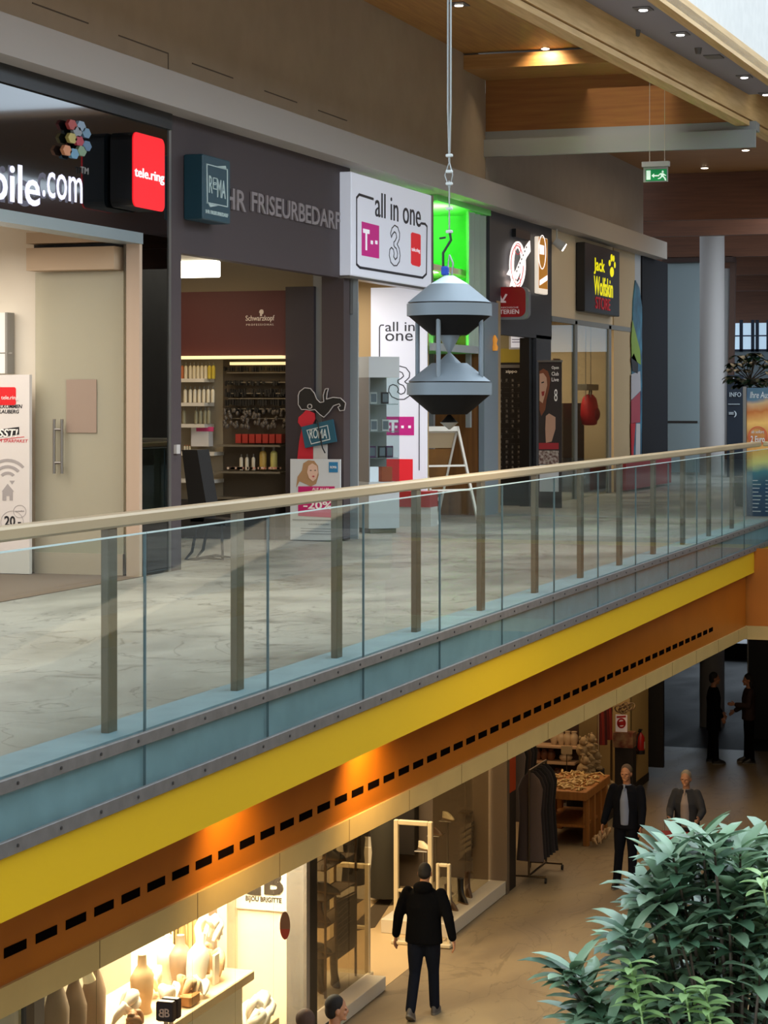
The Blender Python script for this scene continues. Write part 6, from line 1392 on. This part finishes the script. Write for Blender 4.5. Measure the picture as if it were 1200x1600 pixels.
skin = mat('skin', '#b5805f', .55); skin_d = mat('skin_shaded_tone', '#a06c50', .55)
m_blk = mat('jacket_black_cloth', '#09090c', 1, spec=.1); m_jean = mat('jeans_dark', '#10141f', 1, spec=.15); m_navy = mat('suit_navy', '#0f1119', .95, spec=.15)
# man walking away from us
p = PZ(656, 1594, G); a = PZ(656, 1594, G)
person((p.x, p.y+.15, G+.0), math.radians(2), 1.76, 'man in black jacket and dark jeans walking away along the ground floor', {'leg1': (.22, .1, .0), 'leg-1': (-.14, .32, .0), 'foot-1': -.55, 'arm1': (-.1, .22, .3, 0), 'arm-1': (-.15, .28, .3, 0), 'hood': 1, 'drop': .012, 'lean': .04}, m_blk, m_jean, mat('shoe_grey', '#4c4744', .6), mat('hair_dark', '#1a1412', .8), skin, 1.13, bald=True)
# man facing us
p = PZ(980, 1388, G)
person((p.x, p.y, G), math.radians(180)-.1, 1.78, 'grey-haired man in dark suit jacket and pale blue shirt walking towards us', {'leg1': (.05, .05, .06), 'leg-1': (.2, .02, .04), 'arm1': (.05, .35, .25, 0), 'arm-1': (.2, .3, .15, 0), 'lean': .03}, m_navy, m_navy, m_sb, mat('hair_grey_brown', '#5c4a3c', .8), skin, 1.12, open_front=mat('shirt_blue', '#7f8ba6', .8))
# woman with the pushcart
p = PZ(1067, 1392, G)
wl = person((p.x, p.y+.3, G), math.radians(180)-.05, 1.68, 'grey-haired woman in charcoal blazer and pale scarf holding a pushcart', {'leg1': (0, 0, .03), 'leg-1': (.05, .1, .03), 'arm1': (.35, .95, .2, .35), 'arm-1': (.35, .95, .35, .2), 'lean': .05}, mat('blazer_charcoal', '#2c2c30', .85), m_navy, m_sb, mat('hair_silver', '#8c8170', .8), skin, 1.05, female=True, open_front=mat('scarf_pale', '#9c8c84', .8))
wy = p.y-.12; wx = p.x-.06
pc = thing('shopping_cart', 'small pushcart with red bag and pale legs in front of the woman', 'pushcart', (wx, wy-.15, G))
q = MB()
for dx in (-.2, .2): q.tube([(wx+dx, wy+.08, G+.98), (wx+dx, wy, G+.5), (wx+dx, wy-.1, G+.08)], .012, 8); q.tube([(wx+dx, wy-.1, G+.45), (wx+dx, wy-.35, G+.08)], .012, 8)
q.tube([(wx-.2, wy+.08, G+.98), (wx+.2, wy+.08, G+.98)], .014, 8); q.build('frame', mat('cart_frame', '#8c8478', .35, metal=.6), pc)
MB().bbox(wx-.22, wx+.2, wy-.34, wy-.04, G+.42, G+.86, .03).build('bag', mat('cart_bag', '#6c5a50', .7), pc); MB().bbox(wx-.23, wx+.21, wy-.35, wy-.03, G+.78, G+.88, .02).build('red_rim', mat('cart_red', '#8c1c14', .6), pc)
for dx in (-.22, .22):
    for dy in (-.1, -.36): MB().cyl((wx+dx-.012, wy+dy, G+.06), (wx+dx+.012, wy+dy, G+.06), .06, n=16).build('wheel', m_kk, pc)
# far pair
p = PZ(1115, 1193, G)
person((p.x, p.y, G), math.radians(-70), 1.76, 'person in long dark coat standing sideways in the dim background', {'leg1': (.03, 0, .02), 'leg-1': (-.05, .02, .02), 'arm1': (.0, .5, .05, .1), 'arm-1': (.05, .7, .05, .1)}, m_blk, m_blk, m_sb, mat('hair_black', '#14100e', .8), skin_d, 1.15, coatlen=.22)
p = PZ(1170, 1192, G)
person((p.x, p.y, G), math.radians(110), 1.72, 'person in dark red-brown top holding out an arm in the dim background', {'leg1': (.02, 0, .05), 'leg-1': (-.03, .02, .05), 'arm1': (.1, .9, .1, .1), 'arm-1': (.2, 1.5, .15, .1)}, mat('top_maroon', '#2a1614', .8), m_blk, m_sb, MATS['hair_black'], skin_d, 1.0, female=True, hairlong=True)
# two heads at the bottom edge
s0 = (1590-HOR)/F; D0 = (EYE-(G+1.66))/s0
p = PD(477, 1592, D0)
person((p.x, p.y, G), math.radians(40), 1.72, 'person with brown-grey hair whose head shows at the bottom edge', {'arm1': (.1, .3, .1, 0)}, mat('coat_taupe', '#5c4a40', .85), m_blk, m_sb, mat('hair_taupe', '#4a3428', .8), skin, 1.05, female=True, hairlong=True)
p2 = PD(500, 1588, D0+.35)
person((p2.x+.1, p2.y+.1, G), math.radians(-60), 1.74, 'person with dark hair whose head top shows right of the brown-haired one', {'arm1': (.1, .3, .1, 0)}, m_blk, m_blk, m_sb, MATS['hair_dark'], skin, 1.05)

# ================================================================== PLANTS
def leafset(q, p, d, L, wd_, droop, n=5, up=Vector((0, 0, 1))):
    """one pointed, folded, drooping leaf: grows from p along d"""
    d = d.normalized(); side = d.cross(up)
    if side.length < .05: side = Vector((1, 0, 0))
    side.normalize(); nn = side.cross(d).normalized(); vs = []; c = p.copy(); dd = d.copy()
    for i in range(n+1):
        t = i/n; w = wd_*(math.sin(math.pi*min(1, t*.92+.06))**.75)*(1 if t < 1 else .02)
        nn = side.cross(dd).normalized(); vs += [c-side*w+nn*w*.3, c.copy(), c+side*w+nn*w*.3]
        dd = (dd+Vector((0, 0, -droop/n))).normalized(); c = c+dd*L/n
    fs = []
    for i in range(n): a = i*3; fs += [(a, a+1, a+4, a+3), (a+1, a+2, a+5, a+4)]
    q.add(vs, fs, True)
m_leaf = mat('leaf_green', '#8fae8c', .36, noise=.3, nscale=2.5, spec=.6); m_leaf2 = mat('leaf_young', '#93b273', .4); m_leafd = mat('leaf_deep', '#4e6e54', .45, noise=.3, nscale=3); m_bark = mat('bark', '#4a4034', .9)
random.seed(31)
tc_ = PD(1150, 1540, 9.3)
tree = thing('indoor_tree', 'tall leafy indoor tree whose blue-green crown rises at the bottom right', 'tree', (tc_.x, tc_.y, G))
tips = []; bq = MB()
bq.tube([(tc_.x, tc_.y, G), (tc_.x+.04, tc_.y, G+2), (tc_.x, tc_.y, tc_.z-.9), (tc_.x, tc_.y, tc_.z-.3)], [.07, .06, .05, .035], 10)
PXL = [(905, 1500), (905, 1570), (930, 1535), (950, 1590), (960, 1455), (990, 1430), (985, 1520), (1000, 1345), (1040, 1340), (1025, 1300), (1030, 1480), (1060, 1400), (1080, 1290), (1110, 1282), (1100, 1350), (1130, 1320), (1120, 1410), (1160, 1300), (1190, 1290), (1180, 1350), (1210, 1330), (1150, 1380), (1190, 1420), (1060, 1440), (1090, 1480), (1020, 1400), (960, 1560), (1000, 1575), (1040, 1545), (1070, 1590), (1110, 1560), (1150, 1590), (1190, 1560), (1215, 1480), (1140, 1450), (1180, 1500), (1235, 1400), (1240, 1300), (1240, 1560), (1080, 1530), (1000, 1490), (1150, 1520)]
for px, py in PXL:
    py += 30 if py < 1380 else 16
    for r_ in range(2):
        dz = random.uniform(-.45, .45) if r_ else random.uniform(-.3, .1)
        tip = PD(px+random.uniform(-14, 14)*(1+r_), py+random.uniform(-10, 14)*(1+r_)+(18 if r_ else 0), 9.0+dz); tips.append((tip, r_))
        base = Vector((tc_.x, tc_.y, tc_.z-random.uniform(.3, .9))); mid = base.lerp(tip, .55)+Vector((0, 0, -.08))
        bq.tube([base, mid, tip-Vector((0, 0, .02))], [.016, .009, .005], 6)
bq.build('branches', m_bark, tree)
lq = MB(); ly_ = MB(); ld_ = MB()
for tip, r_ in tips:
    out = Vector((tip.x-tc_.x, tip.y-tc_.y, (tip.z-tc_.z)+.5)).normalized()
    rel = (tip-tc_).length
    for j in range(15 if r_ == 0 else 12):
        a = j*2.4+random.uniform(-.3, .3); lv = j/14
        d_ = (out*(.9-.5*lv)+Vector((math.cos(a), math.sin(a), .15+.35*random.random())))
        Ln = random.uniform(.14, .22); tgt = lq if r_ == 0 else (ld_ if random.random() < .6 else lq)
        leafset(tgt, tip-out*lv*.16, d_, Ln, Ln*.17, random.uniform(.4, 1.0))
for px, py in ((985, 1505), (992, 1530), (998, 1560), (1100, 1535), (1105, 1570), (1070, 1545), (1190, 1365)):
    tip = PD(px, py, 8.45); st = PD(px+8, py+50, 8.6); ly_.tube([st, tip], .005, 5)
    for j in range(9): a = j*2.4; leafset(ly_, tip.lerp(st, j/12), Vector((math.cos(a), math.sin(a), .4)), random.uniform(.08, .15), .019, .6)
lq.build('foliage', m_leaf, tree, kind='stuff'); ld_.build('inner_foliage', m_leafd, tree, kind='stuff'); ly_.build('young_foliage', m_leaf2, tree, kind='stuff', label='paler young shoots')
MB().lathe([(.3, G), (.4, G+.5), (.38, G+.5)], tc_.x, tc_.y, 24).build('pot', mat('pot_anthracite', '#3a3a3c', .6), tree)
# plant behind the banner on the upper floor
random.seed(5); pc_ = PD(1172, 575, 33.5)
pt = thing('potted_ficus', 'dark rubber plant in the distance above the sunset banner', 'potted plant', (pc_.x, pc_.y, 0))
MB().lathe([(.22, 0), (.3, .45), (.28, .45)], pc_.x, pc_.y, 20).build('pot', MATS['pot_anthracite'], pt)
bq = MB(); bq.tube([(pc_.x, pc_.y, .4), (pc_.x, pc_.y, pc_.z-.1)], .025, 8); lq = MB()
for i in range(34):
    px, py = random.uniform(1143, 1205), random.uniform(552, 606)
    if px < 1155 and py > 600: continue
    tip = PD(px, py, 33.5+random.uniform(-.3, .3)); bq.tube([Vector((pc_.x, pc_.y, pc_.z-.2)), tip], .008, 5)
    for j in range(5): a = j*2.4+i; leafset(lq, tip, Vector((math.cos(a), math.sin(a), .1)), .17, .055, .8)
bq.build('stems', m_bark, pt); lq.build('foliage', mat('ficus_leaf', '#16301c', .35), pt, kind='stuff')
